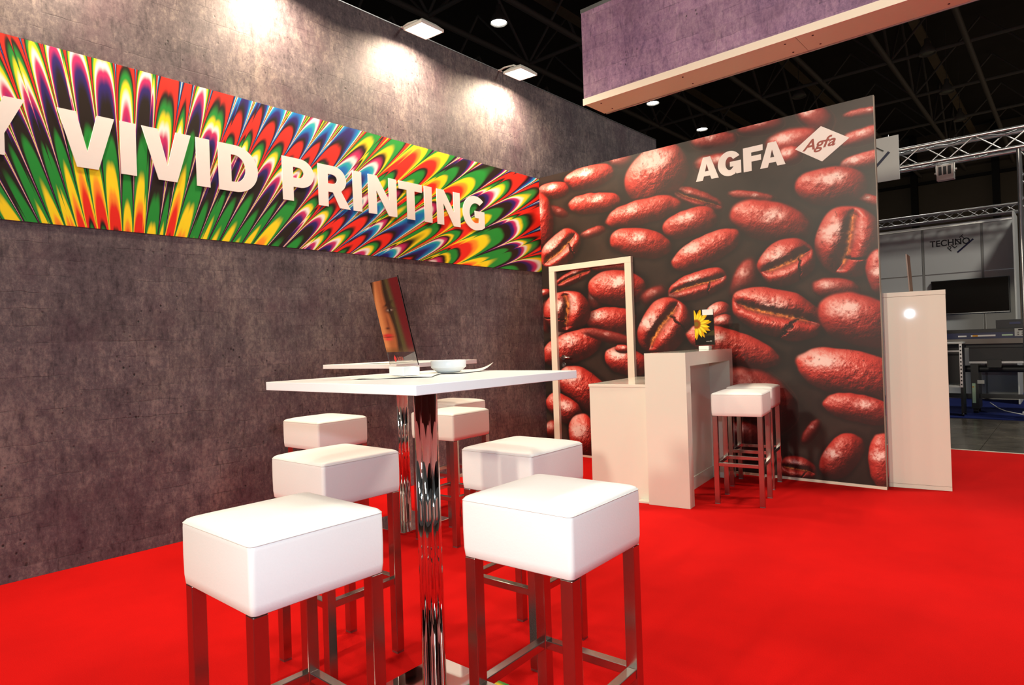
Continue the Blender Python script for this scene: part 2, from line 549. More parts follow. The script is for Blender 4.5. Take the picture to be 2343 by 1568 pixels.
BEANS = [
(1.996, 2.945, 0.207, -0.035, -0.003, 0.087, 0, 0.5, 0.62),
(2.406, 2.976, 0.188, -0.008, -0.012, 0.077, 0, 0.6, 0.62),
(2.845, 2.933, 0.121, -0.109, 0.051, 0.075, 0, 0.6, 0.7),
(3.199, 2.882, 0.144, -0.009, -0.004, 0.037, 0, 0.6, 0.6),
(1.045, 2.961, 0.136, -0.014, -0.007, 0.067, 0, 0.5, 0.4),
(2.003, 2.745, 0.193, -0.014, -0.009, 0.081, 0, 0.7, 0.65),
(2.667, 2.777, 0.212, -0.006, -0.015, 0.106, 0, 0.5, 0.85),
(2.64, 2.672, 0.095, -0.002, -0.011, 0.077, 0, 0.5, 0.9),
(3.183, 2.703, 0.166, 0.018, -0.015, 0.063, 0, 0.5, 0.8),
(3.177, 2.51, 0.166, 0.016, -0.014, 0.067, 0, 0.3, 0.9),
(0.238, 2.598, 0.137, -0.062, 0.026, 0.048, 0, 0.6, 0.35),
(0.684, 2.312, 0.156, 0.024, -0.017, 0.049, 0, 0.4, 0.5),
(2.31, 2.393, 0.19, -0.059, 0.008, 0.044, 0, 0.5, 0.6),
(3.228, 2.202, 0.11, -0.058, 0.012, 0.037, 0, 0.4, 0.8),
(0.652, 2.883, 0.295, 0.011, -0.032, 0.113, 0, 0.15, 1.0),
(0.187, 2.83, 0.212, -0.007, -0.017, 0.089, 0, 0.15, 1.0),
(0.01, 2.512, -0.003, -0.309, 0.162, -0.02, 0, 0.15, 1.0),
(0.705, 2.606, 0.309, -0.022, -0.01, 0.102, 0, 0.12, 0.95),
(1.816, 2.459, 0.233, -0.121, 0.032, 0.071, 1, 0.3, 0.6),
(1.414, 2.756, 0.259, 0.182, -0.182, 0.202, 0, 0.1, 1.05),
(1.241, 2.429, 0.393, 0.031, -0.029, 0.114, 0, 0.12, 0.9),
(1.736, 2.254, 0.265, 0.042, -0.036, 0.12, 0, 0.12, 0.85),
(1.213, 2.137, 0.316, -0.084, 0.028, 0.132, 0, 0.08, 0.9),
(0.26, 2.188, 0.214, 0.149, -0.132, 0.12, 1, 0.1, 1.0),
(2.447, 2.161, 0.313, -0.11, 0.036, 0.155, 0, 0.2, 0.85),
(1.878, 1.985, 0.316, 0.103, -0.051, 0.118, 0, 0.08, 0.95),
(2.938, 2.365, 0.257, -0.018, -0.01, 0.149, 0, 0.15, 0.85),
(2.233, 1.677, -0.085, -0.173, -0.1, 0.052, 0, 0.5, 0.45),
(1.788, 1.679, 0.277, 0.069, -0.037, 0.111, 1, 0.08, 0.8),
(3.042, 1.914, -0.093, -0.244, -0.209, 0.112, 1, 0.08, 0.9),
(2.581, 1.801, 0.212, 0.07, -0.06, 0.166, 1, 0.08, 0.82),
(3.272, 1.652, 0.014, -0.171, 0.1, 0.005, 0, 0.2, 0.8),
(0.884, 1.933, 0.227, -0.024, 0.003, 0.067, 0, 0.3, 0.55),
(0.423, 1.879, 0.214, 0.058, -0.03, 0.063, 1, 0.2, 0.7),
(0.039, 1.742, 0.082, -0.006, 0.002, 0.045, 0, 0.2, 0.8),
(0.048, 1.482, -0.008, -0.178, -0.072, 0.004, 0, 0.3, 0.5),
(0.693, 1.63, 0.013, -0.122, 0.09, 0.003, 0, 0.4, 0.6),
(0.242, 1.28, 0.141, 0.043, -0.021, 0.041, 0, 0.3, 0.8),
(0.936, 1.725, 0.311, -0.04, 0.017, 0.165, 0, 0.06, 0.95),
(0.862, 1.406, 0.281, -0.018, 0.008, 0.127, 0, 0.08, 0.8),
(0.321, 1.53, 0.03, -0.21, 0.277, 0.017, 1, 0.05, 1.0),
(2.955, 1.546, 0.173, -0.032, 0.01, 0.088, 0, 0.3, 0.6),
(0.363, 1.142, 0.383, 0.11, -0.062, 0.145, 0, 0.06, 0.9),
(0.821, 1.245, 0.298, -0.07, 0.018, 0.058, 0, 0.5, 0.4),
(1.019, 0.995, 0.226, -0.068, 0.052, 0.122, 0, 0.08, 1.0),
(0.989, 1.114, 0.085, -0.009, 0.007, 0.041, 0, 0.2, 0.8),
(0.489, 0.712, 0.257, -0.181, 0.146, 0.139, 0, 0.06, 1.0),
(0.248, 0.493, 0.202, -0.119, 0.098, 0.102, 0, 0.06, 0.95),
(0.077, 0.251, 0.099, -0.058, 0.08, 0.081, 0, 0.4, 0.6),
(0.487, 0.207, 0.038, -0.223, 0.173, 0.036, 0, 0.08, 1.1),
(1.354, 1.612, 0.129, 0.047, -0.039, 0.079, 0, 0.7, 0.35),
(1.983, 1.425, 0.105, 0.034, -0.029, 0.078, 0, 0.1, 1.0),
(2.007, 1.325, 0.097, 0.036, -0.025, 0.062, 0, 0.15, 0.85),
(1.438, 1.323, 0.157, 0.24, -0.198, 0.108, 1, 0.05, 0.9),
(2.314, 0.672, 0.273, -0.209, 0.134, 0.17, 0, 0.3, 0.62),
(2.081, 1.118, 0.4, -0.134, 0.045, 0.124, 0, 0.08, 0.95),
(2.476, 1.384, 0.352, -0.127, 0.058, 0.179, 1, 0.05, 0.95),
(3.086, 1.303, 0.27, -0.089, 0.048, 0.183, 0, 0.15, 0.85),
(2.2, 0.345, 0.167, -0.054, 0.041, 0.099, 0, 0.4, 0.45),
(2.728, 0.405, 0.066, 0.096, -0.038, 0.027, 0, 0.6, 0.45),
(3.02, 0.88, 0.361, -0.092, 0.042, 0.171, 0, 0.08, 1.05),
(3.085, 0.608, 0.25, -0.042, 0.02, 0.101, 0, 0.12, 0.8),
(2.945, 0.225, 0.125, 0.165, -0.089, 0.076, 0, 0.12, 0.7),
(2.613, 0.09, 0.135, -0.029, 0.03, 0.097, 1, 0.2, 0.7),
(3.247, 0.206, 0.018, -0.22, 0.101, 0.024, 0, 0.12, 0.9),
(1.35, 0.62, 0.17, 0.08, -0.04, 0.10, 0, 0.1, 0.85),
(1.62, 0.30, 0.16, -0.06, 0.03, 0.10, 1, 0.1, 0.85),
(1.05, 0.30, 0.12, 0.10, -0.06, 0.08, 0, 0.15, 0.8),
(1.72, 0.78, 0.15, 0.10, -0.05, 0.09, 0, 0.12, 0.85),
(1.30, 0.12, 0.15, -0.02, 0.01, 0.08, 0, 0.3, 0.6),
]
MW, MH = 3.26, 3.0
def bean_picture(ppm=330):
    rng = np.random.default_rng(5)
    W, H = int(MW * ppm), int(MH * ppm)
    img = np.empty((H, W, 3))
    bgn = fbm(H, W, 90, rng)[..., None]
    img[:] = np.array([50, 36, 30]) / 255 * (0.6 + 0.6 * bgn)
    yy, xx = np.mgrid[0:H, 0:W]
    X, Z = xx / ppm, yy / ppm
    keys = np.array([0, 0.2, 0.45, 0.7, 0.9, 1.1])
    cols = np.array([[44, 14, 12], [104, 22, 18], [172, 40, 32], [214, 64, 52], [232, 104, 90], [246, 172, 160]]) / 255
    L = np.array([-0.42, 0.66, 0.52])
    L /= np.linalg.norm(L)
    Hv = L + np.array([0, 0, 1.0])
    Hv /= np.linalg.norm(Hv)
    for k, (cx, cz, ax, az, bx, bz, kind, blur, br) in enumerate(BEANS):
        ax, az, bx, bz = ax * 1.05, az * 1.05, bx * 1.08, bz * 1.08
        ext = 1.35
        hx, hz = (abs(ax) + abs(bx)) * ext, (abs(az) + abs(bz)) * ext
        x0, x1 = max(0, int((cx - hx) * ppm)), min(W, int((cx + hx) * ppm) + 1)
        z0, z1 = max(0, int((cz - hz) * ppm)), min(H, int((cz + hz) * ppm) + 1)
        if x1 - x0 < 3 or z1 - z0 < 3:
            continue
        px, pz = X[z0:z1, x0:x1] - cx, Z[z0:z1, x0:x1] - cz
        det = ax * bz - az * bx
        u = (px * bz - pz * bx) / det
        v = (ax * pz - az * px) / det
        h, w = u.shape
        mn = math.hypot(bx, bz) * ppm
        n1 = fbm(h, w, mn * 0.9, rng, 2) - 0.5
        n2 = fbm(h, w, max(3, mn * 0.22), rng, 4) - 0.5
        n3 = fbm(h, w, max(2, mn * 0.09), rng, 3) - 0.5
        r = np.sqrt(np.abs(u) ** 2.3 + np.abs(v) ** 2.3) ** (2 / 2.3) * (1 + 0.16 * n1)
        inside = np.clip(1 - r * r, 0, 1)
        hgt = np.sqrt(inside)
        sharp = 1 - min(1, blur * 1.6)
        groove = 0
        if kind == 1:
            v0 = 0.10 * np.sin(2.6 * u + k) + 0.10 * n1
            dv = v - v0
            groove = np.exp(-(dv / 0.10) ** 2) * np.clip((0.93 - np.abs(u)) * 6, 0, 1)
            hgt = hgt * (1 - 0.70 * np.exp(-(np.abs(dv) / 0.22) ** 1.3) * np.clip((1.0 - np.abs(u)) * 4, 0, 1))
            crack = np.exp(-((u - 0.45 - 0.25 * v + 0.2 * n2) / 0.035) ** 2) * (v < v0)
            hgt = hgt * (1 - 0.25 * crack * sharp)
        wr = (0.075 * n2 + 0.022 * np.abs(n3)) * sharp
        Hp = (hgt * 0.85 + wr * np.sqrt(inside)) * mn
        gz, gx = np.gradient(Hp)
        nn = np.stack([-gx, -gz, np.ones_like(gx)], -1)
        nn /= np.linalg.norm(nn, axis=-1, keepdims=True)
        dif = np.clip(nn @ L, 0, 1)
        spc = np.clip(nn @ Hv, 0, 1) ** (17 if blur < 0.3 else 10)
        rim = np.clip(1 - nn[..., 2], 0, 1)
        tt = np.clip((0.02 + 1.0 * dif ** 1.6 + 0.16 * n2 * sharp) * br, 0, 1.1)
        c = np.stack([np.interp(tt, keys, cols[:, i]) for i in range(3)], -1)
        sp = np.clip(1.25 * spc * (0.78 + 1.3 * n2 + 1.3 * n3 * sharp) * br, 0, 1)[..., None]
        c = c * (1 - 0.8 * sp) + np.array([248, 196, 186]) / 255 * 0.8 * sp
        mm = math.hypot(bx, bz)
        jit = 0.5 * math.sin(k * 2.7)
        ox, oz = px - (-0.34 + 0.25 * jit) * mm - ax * jit * 0.5, pz - 0.40 * mm - az * jit * 0.5
        hl = np.exp(-((ox / (0.62 * mm)) ** 2 + (oz / (0.34 * mm)) ** 2)) * inside ** 0.3
        hl = np.clip(hl * np.clip(dif * 1.5, 0, 1.1) * (1.15 + 1.9 * n2 + 1.3 * n3 * sharp) * br * 1.1 - 0.08, 0, 0.94)[..., None]
        if kind == 1:
            hl = hl * (1 - np.clip(groove, 0, 1))[..., None]
        c = c * (1 - hl) + np.array([252, 224, 216]) / 255 * hl
        c *= (1 - 0.28 * rim ** 2)[..., None]
        speck = np.clip((-n3 - 0.22) * 6, 0, 1) * 0.5 * sharp
        c *= (1 - speck)[..., None]
        if kind == 1:
            c *= (1 - 0.55 * groove * (1 - np.exp(-((v - v0) / 0.045) ** 2)))[..., None]
            om = np.clip(np.exp(-((v - v0 - 0.10 * n2) / 0.075) ** 2) * np.clip((0.80 - np.abs(u + 0.05)) * 5, 0, 1) * (0.75 + 1.2 * n3), 0, 1)[..., None] * (1 - 0.5 * min(1, blur * 2))
            c = c * (1 - om) + np.array([228, 138, 66]) / 255 * (0.85 + 0.9 * n3[..., None]) * om
            c *= (1 - 0.8 * crack * sharp)[..., None]
        soft = 0.03 + 0.65 * blur
        al = np.clip((1.0 + 0.25 * blur - r) / soft, 0, 1)
        al = (al * al * (3 - 2 * al))[..., None]
        sh = (0.55 * np.exp(-(np.maximum(r - 1, 0) / 0.16) ** 2) * max(0, 1 - 2.5 * blur))[..., None]
        p = img[z0:z1, x0:x1]
        p = p * (1 - sh)
        img[z0:z1, x0:x1] = p * (1 - al) + c * al
    return img

def face_picture(w=160, h=226):
    y, x = np.mgrid[0:h, 0:w]
    x = x / w
    y = y / h                      # y up
    im = np.zeros((h, w, 3))
    def put(mask, col):
        m = np.clip(mask, 0, 1)[..., None]
        im[:] = im * (1 - m) + np.array(col) / 255 * m
    put(np.ones_like(x), (96, 20, 22))
    put(np.clip((0.80 - x - 0.12 * (y - 0.5)) * 8, 0, 1), (78, 64, 34))
    put(np.clip((0.64 - x - 0.10 * (y - 0.3)) * 12, 0, 1), (46, 30, 18))
    face = np.clip((0.50 - x + 0.06 * np.sin(y * 6)) * 9, 0, 1)
    put(face, (158, 84, 46))
    put(face * np.clip((0.26 - x) * 6, 0, 1), (200, 122, 72))
    put(np.clip((0.10 - x + (y - 0.85) * 0.5) * 8, 0, 1), (44, 26, 18))
    put(np.exp(-(((x - 0.47) / 0.15) ** 2 + ((y - 0.665 - 0.18 * (x - 0.45)) / 0.018) ** 2)), (44, 22, 14))
    put(1.2 * np.exp(-(((x - 0.48) / 0.15) ** 2 + ((y - 0.585) / 0.035) ** 2)), (52, 26, 18))
    put(1.3 * np.exp(-(((x - 0.48) / 0.09) ** 2 + ((y - 0.582) / 0.014) ** 2)), (190, 160, 140))
    put(1.6 * np.exp(-(((x - 0.48) / 0.035) ** 2 + ((y - 0.582) / 0.018) ** 2)), (24, 16, 14))
    put(0.8 * np.exp(-(((x - 0.31) / 0.04) ** 2 + ((y - 0.40) / 0.10) ** 2)), (120, 58, 34))
    put(0.9 * np.exp(-(((x - 0.26) / 0.07) ** 2 + ((y - 0.335) / 0.016) ** 2)), (70, 30, 22))
    put(1.3 * np.exp(-(((x - 0.20) / 0.17) ** 2 + ((y - 0.235) / 0.022) ** 2)), (190, 40, 36))
    put(1.3 * np.exp(-(((x - 0.20) / 0.14) ** 2 + ((y - 0.185) / 0.022) ** 2)), (206, 62, 52))
    put(np.exp(-(((x - 0.2) / 0.18) ** 2 + ((y - 0.212) / 0.006) ** 2)), (96, 16, 18))
    put(np.clip((0.08 - y) * 8, 0, 0.6) * np.ones_like(x), (90, 60, 30))
    return im

def sunflower_picture(w=150, h=256):
    y, x = np.mgrid[0:h, 0:w]
    x = x / w
    y = y / w
    im = np.zeros((h, w, 3)) + np.array([16, 14, 12]) / 255
    hill = np.clip((0.62 + 0.10 * np.sin(x * 7 + 1) - y) * 20, 0, 1) * np.clip((y - 0.40) * 12, 0, 1) * (x > 0.4)
    im = im * (1 - hill[..., None] * 0.7) + np.array([74, 70, 28]) / 255 * hill[..., None] * 0.7
    cx, cy = 0.10, 1.02
    r = np.hypot(x - cx, y - cy)
    a = np.arctan2(y - cy, x - cx)
    for k, (npet, R, col, ph) in enumerate(((11, 0.80, (206, 150, 12), 0.3), (13, 0.72, (240, 200, 24), 0.0), (15, 0.56, (250, 222, 60), 0.15))):
        s = np.abs(((a / (2 * math.pi) * npet + ph) % 1) - 0.5) * 2
        edge = R * (0.52 + 0.48 * (1 - s) ** 1.05)
        m = np.clip((edge - r) * 40, 0, 1)[..., None]
        shade = (0.80 + 0.25 * (1 - s))[..., None]
        im = im * (1 - m) + np.array(col) / 255 * shade * m
    m = np.clip((0.26 - r) * 14, 0, 1)[..., None]
    im = im * (1 - m) + np.array([150, 72, 20]) / 255 * m
    m = np.clip((0.15 - r) * 14, 0, 1)[..., None]
    im = im * (1 - m) + np.array([120, 100, 30]) / 255 * m
    return im
# ================================================================== materials in use
M = {}
M['concrete'] = concrete('printed_concrete_brown', srgb(50, 41, 50), srgb(96, 85, 89), srgb(148, 134, 128), 1)
M['concrete_purple'] = concrete('printed_concrete_purple', srgb(92, 66, 104), srgb(146, 112, 142), srgb(184, 154, 172), 0)
M['feather'] = feather_print('rainbow_feather_print')
M['letter'] = plain('letter_white', srgb(236, 230, 226), 0.5, var=0.02)
M['mural'] = print_material('bean_mural_print', bean_picture(), 0.42, 0.45)
M['white_gloss'] = plain('white_laminate', srgb(230, 230, 216), 0.45, var=0.012, scale=3, coat=1.0)
M['white_table'] = plain('white_table_top', srgb(240, 240, 240), 0.35, var=0.01)
M['leather'] = plain('white_leatherette', srgb(236, 234, 230), 0.42, var=0.02, scale=180, bump=0.12)
M['seam'] = plain('leatherette_seam', srgb(214, 210, 204), 0.6, var=0.03)
M['steel'] = plain('brushed_steel', (0.46, 0.43, 0.40, 1), 0.22, 1.0, var=0.08, scale=60)
M['chrome'] = plain('chrome', (0.86, 0.86, 0.86, 1), 0.035, 1.0, var=0.01)
M['base_steel'] = plain('dark_polished_steel', (0.30, 0.30, 0.31, 1), 0.12, 1.0, var=0.04)
M['alu'] = plain('aluminium', (0.62, 0.62, 0.62, 1), 0.32, 1.0, var=0.05)
M['alu_dark'] = plain('dull_aluminium', (0.34, 0.34, 0.34, 1), 0.38, 1.0, var=0.08)
M['edge_grey'] = plain('panel_edge_grey', srgb(150, 138, 124), 0.35, var=0.1, scale=8)
M['post_grey'] = plain('grey_post', srgb(140, 138, 132), 0.5, var=0.04)
M['cream'] = plain('cream_soffit_board', srgb(228, 242, 208), 0.5, var=0.02)
M['frame_white'] = plain('painted_frame', srgb(232, 220, 202), 0.4, var=0.02)
M['dark_hole'] = plain('dark_screw', srgb(60, 44, 34), 0.6)
M['black'] = plain('black_plastic', srgb(14, 14, 15), 0.4, var=0.1)
M['screen'] = plain('dark_glass_screen', srgb(8, 9, 10), 0.08, var=0.05)
M['charcoal'] = plain('charcoal_metal', srgb(44, 44, 48), 0.5, var=0.1)
M['navy'] = plain('navy_cover', srgb(26, 34, 82), 0.4, var=0.08)
M['hall_dark'] = plain('dark_hall_steel', srgb(136, 128, 122), 0.6, var=0.15, scale=2)
M['hall_duct'] = plain('pale_duct', srgb(150, 132, 110), 0.6, var=0.2, scale=3)
M['roof'] = plain('dark_roof_deck', srgb(70, 64, 60), 0.9, var=0.2, scale=1)
M['hall_wall'] = plain('hall_wall_panels', srgb(128, 116, 102), 0.8, var=0.08, scale=1)
M['hall_col'] = plain('hall_column', srgb(34, 31, 30), 0.7, var=0.1)
M['partition'] = plain('grey_partition_panel', srgb(200, 200, 196), 0.6, var=0.03, scale=4)
M['ink_blue'] = plain('ink_navy', srgb(20, 22, 60), 0.5)
M['ink_black'] = plain('ink_black', srgb(22, 22, 26), 0.5)
M['paper'] = plain('cream_paper', srgb(252, 248, 236), 0.8, var=0.03, scale=60)
M['china'] = plain('white_china', srgb(248, 249, 250), 0.28, var=0.01)
M['plastic_white'] = plain('white_plastic', srgb(244, 244, 242), 0.35, var=0.01)
M['yellow'] = plain('yellow_label', srgb(230, 160, 30), 0.5)
M['green_label'] = plain('pale_green_label', srgb(200, 232, 196), 0.5)
M['red_mark'] = plain('red_mark', srgb(200, 40, 36), 0.5)
M['brown_print'] = plain('brown_print_back', srgb(110, 74, 58), 0.3, var=0.2, scale=14)
M['logo_red'] = plain('logo_red_brown', srgb(150, 66, 54), 0.5, var=0.25, scale=20)
M['lamp_white'] = plain('lamp_housing_white', srgb(232, 228, 220), 0.45, var=0.02)
M['glow'] = emit('halogen_glow', (1.0, 0.93, 0.80, 1), 60.0)
M['glass_glow'] = emit('lit_flood_glass', (1.0, 0.93, 0.80, 1), 14.0)
M['glow_hall'] = emit('hall_lamp_glow', (0.95, 1.0, 0.95, 1), 40.0)
M['lamp_off'] = plain('unlit_lamp_glass', srgb(170, 176, 168), 0.3)
M['led'] = emit('status_light', (0.75, 0.8, 1.0, 1), 3.0)

def carpet_mat(name, lo, hi):
    t = NT(name)
    p = t.pos()
    a = t.noise(p, 260.0, 2, 0.7)
    b = t.noise(t.mapping(p, (1, 1, 1)), 1.6, 4, 0.6)
    f = t.math('ADD', t.math('MULTIPLY', a, 0.55), t.math('MULTIPLY', b, 0.45))
    t.set(Base_Color=t.ramp(f, [(0.32, lo), (0.68, hi)]), Roughness=0.95)
    t.b.inputs['Specular IOR Level'].default_value = 0.08
    t.bump(a, 0.3, 0.004)
    return t.m
M['carpet'] = carpet_mat('red_needle_felt', srgb(176, 10, 9), srgb(206, 16, 13))
M['carpet_blue'] = carpet_mat('blue_needle_felt', srgb(22, 30, 74), srgb(34, 44, 100))

def tile_mat():
    t = NT('dark_stone_tile')
    p = t.pos()
    a = t.noise(p, 3.0, 5, 0.7)
    t.set(Base_Color=t.ramp(a, [(0.3, srgb(44, 40, 34)), (0.7, srgb(78, 70, 58))]), Roughness=t.math('ADD', t.math('MULTIPLY', a, 0.25), 0.12))
    return t.m
M['tile'] = tile_mat()
M['joint'] = plain('tile_joint', srgb(66, 58, 48), 0.8)

def acrylic():
    t = NT('clear_acrylic')
    t.set(Base_Color=(0.97, 1.0, 0.98, 1), Roughness=0.02, IOR=1.45, Transmission_Weight=1.0)
    return t.m
M['acrylic'] = acrylic()

# ================================================================== the setting
hall_floor = struct(span('floor_hall', (-32, -16, -0.20), (32, 42, -0.024), M['joint']))
ts = 0.835
tile_me = box_mesh((ts - 0.006, ts - 0.006, 0.012), 0.001, 1).copy()
for i in range(5):
    for j in range(4):
        t = add('tile', tile_me, M['tile'], hall_floor, (3.615 + ts * (i - 1.5) , 2.70 + ts * (j - 0.5) + 0.0, 0.0))
        t.matrix_parent_inverse = Matrix.Identity(4)
        t.location = Vector((3.615 + ts * (i - 1.5), 2.70 + ts * (j - 0.5), -0.020)) - hall_floor.location
floor = struct(span('floor', (-0.1, -6.9, -0.0235), (7.2, 2.20, 0.0), M['carpet']))
struct(span('trim_1', (-0.1, 2.201, -0.0235), (7.2, 2.225, 0.004), M['frame_white']))
struct(span('floor_neighbour', (-6, 5.08, -0.0235), (7.5, 9.5, -0.004), M['carpet_blue']))

wall_left = struct(span('wall_left', (-0.12, -6.9, 0.0005), (0, 2.69, 4.0), M['concrete']))
rail = span('top_rail', (-0.125, -6.9, 4.0), (0.003, 2.69, 4.008), M['alu_dark'], wall_left)
rail.location -= wall_left.location

# --- back wall with the bean mural
wall_back = struct(span('wall_back', (0.003, 0.004, 0.0005), (MW, 0.034, MH), M['edge_grey']))
mur = box_mesh((MW - 0.003, 0.004, MH - 0.022)).copy()
uv_planar(mur, lambda c: ((c.x + (MW + 0.003) / 2) / MW, (c.z + (MH + 0.022) / 2) / MH))
o = add('mural_print', mur, M['mural'], wall_back, Vector(((MW + 0.003) / 2, 0.002, (MH + 0.022) / 2)) - wall_back.location)
o['label'] = 'large print of glossy red-brown coffee beans'
struct(span('baseboard_back', (0.003, -0.006, 0.0005), (MW + 0.004, 0.004, 0.022), M['frame_white']))
struct(span('trim_2', (MW + 0.0002, 0.0005, 0.0005), (MW + 0.004, 0.038, MH), M['edge_grey']))

# --- door in the mural
door = bpy.data.objects.new('door_1', None)
COL.objects.link(door)
struct(door)
door['label'] = 'door printed with coffee beans in a cream frame'
door.location = (0.635, 0, 0.0)
fy0, fy1 = -0.042, -0.0002
def dpart(name, a, b, mat, **kw):
    o = span(name, (a[0] - 0.635, a[1], a[2]), (b[0] - 0.635, b[1], b[2]), mat, door, **kw)
    return o
dpart('jamb', (0.132, fy0, 0.023), (0.206, fy1, 1.957), M['frame_white'], bevel=0.002)
dpart('jamb', (1.066, fy0, 0.023), (1.140, fy1, 1.957), M['frame_white'], bevel=0.002)
dpart('head', (0.132, fy0, 1.9575), (1.140, fy1, 2.016), M['frame_white'], bevel=0.002)
lw, lh = 0.858, 1.93
leaf = box_mesh((lw, 0.006, lh)).copy()
lc = Vector((0.636, -0.0035, 0.024 + lh / 2))
uv_planar(leaf, lambda c: ((c.x + lc.x) / MW, (c.z + lc.z) / MH))
add('door_leaf', leaf, M['mural'], door, lc - door.location)
hd = rod('handle_rose', (0.268 - 0.635, -0.0065, 1.04), (0.268 - 0.635, -0.014, 1.04), 0.026, M['steel'], door, 18)
lev = add('handle_lever', tube_mesh([(0, 0, 0), (0, -0.045, 0), (0.01, -0.052, 0), (0.115, -0.052, 0)], 0.009, 8), M['steel'], door, (0.268 - 0.635, -0.008, 1.04))
rod('lock_rose', (0.266 - 0.635, -0.0065, 0.962), (0.266 - 0.635, -0.013, 0.962), 0.026, M['steel'], door, 18)
box('lock_cylinder', (0.266 - 0.635, -0.016, 0.957), (0.012, 0.008, 0.026), M['alu_dark'], door)

# --- hall: roof, roof girders, far wall
ceil = struct(span('ceiling', (-32, -16, 12.4), (32, 42, 12.6), M['roof']))
def inw(o, parent):
    o.location = Vector(o.location) - parent.location
    return o
for xk in range(-7, 5):
    gx = 2.1 * xk
    inw(rod('girder_chord', (gx, 2.0, 10.0), (gx, 41, 10.0), 0.085, M['hall_dark'], ceil, 8), ceil)
    if xk % 2 == 0:
        for k in range(9):
            y0 = 2.0 + 4.2 * k
            inw(rod('girder_web', (gx, y0, 10.0), (gx, y0 + 2.1, 12.3), 0.045, M['hall_dark'], ceil, 6), ceil)
            inw(rod('girder_web', (gx, y0 + 2.1, 12.3), (gx, y0 + 4.2, 10.0), 0.045, M['hall_dark'], ceil, 6), ceil)
for yk in range(9):
    gy = 1.9 + 4.2 * yk
    inw(rod('cross_chord', (-15, gy, 10.0), (9, gy, 10.0), 0.06, M['hall_dark'], ceil, 8), ceil)
    for xk in range(-6, 4, 2):
        inw(rod('cross_web', (2.1 * xk, gy, 10.0), (2.1 * xk + 2.1, gy, 12.3), 0.04, M['hall_dark'], ceil, 6), ceil)
        inw(rod('cross_web', (2.1 * xk + 2.1, gy, 12.3), (2.1 * xk + 4.2, gy, 10.0), 0.04, M['hall_dark'], ceil, 6), ceil)
for dx in (0.45, -3.75, -7.5):
    inw(span('cable_duct', (dx, 3, 11.4), (dx + 0.28, 40, 11.5), M['hall_duct'], ceil), ceil)
wall_far = struct(span('wall_far', (-32, 38, -0.02), (32, 38.4, 12.3), M['hall_wall']))
for cxx in (-6.2, -2.42, 1.34, 5.1):
    inw(span('column', (cxx - 0.16, 37.6, -0.02), (cxx + 0.16, 37.995, 12.3), M['hall_col'], wall_far), wall_far)
inw(span('wall_girt', (-32, 37.8, 9.5), (32, 37.996, 9.66), M['hall_col'], wall_far), wall_far)

# ================================================================== high bay lamps under the roof
shade_me = lathe_mesh([(0.03, 0.50), (0.07, 0.49), (0.08, 0.34), (0.14, 0.26), (0.24, 0.06), (0.245, 0.0), (0.225, 0.0), (0.13, 0.24), (0.0, 0.26)], 20)
lens_me = lathe_mesh([(0.0, 0.02), (0.12, 0.024), (0.215, 0.045), (0.215, 0.055), (0.0, 0.06)], 20)
def high_bay(loc, lit, label):
    t = thing('high_bay_lamp', label, 'lamp', loc, 0, 'round lamps hanging under the hall roof')
    add('reflector', shade_me, M['hall_dark'], t)
    add('lens', lens_me.copy(), M['glow_hall'] if lit else M['lamp_off'], t)
    rod('hanger', (0, 0, 0.49), (0, 0, 12.4 - loc[2]), 0.012, M['hall_dark'], t, 6)
high_bay((-7.17, 7.57, 9.9), True, 'brightest lit round hall lamp, highest in the picture above the wall floodlights')
high_bay((-7.16, 16.0, 9.9), True, 'lit round hall lamp just under the hanging purple fascia')
high_bay((-7.18, 20.2, 9.9), True, 'lit round hall lamp just above the coffee bean wall')
high_bay((1.07, 18.6, 9.9), False, 'unlit hall lamp, highest of the three dark lamps at upper right')
high_bay((1.03, 23.0, 9.9), False, 'unlit hall lamp, middle one of the three dark lamps at upper right')
high_bay((0.96, 27.2, 9.9), False, 'unlit hall lamp, lowest of the three dark lamps at upper right')
high_bay((-3.05, 19.4, 9.9), False, 'unlit hall lamp right above the white lettering of the bean wall')
for _l in HALL_FILL:  # added fill without fixtures, brightens the hall, neighbouring stand and far wall
    light('hall_fill_light', 'SPOT', _l[:3], _l[3], (1.0, 0.97, 0.88), (_l[0], _l[1], 0), 0.9, spot_size=math.radians(140), spot_blend=0.7)

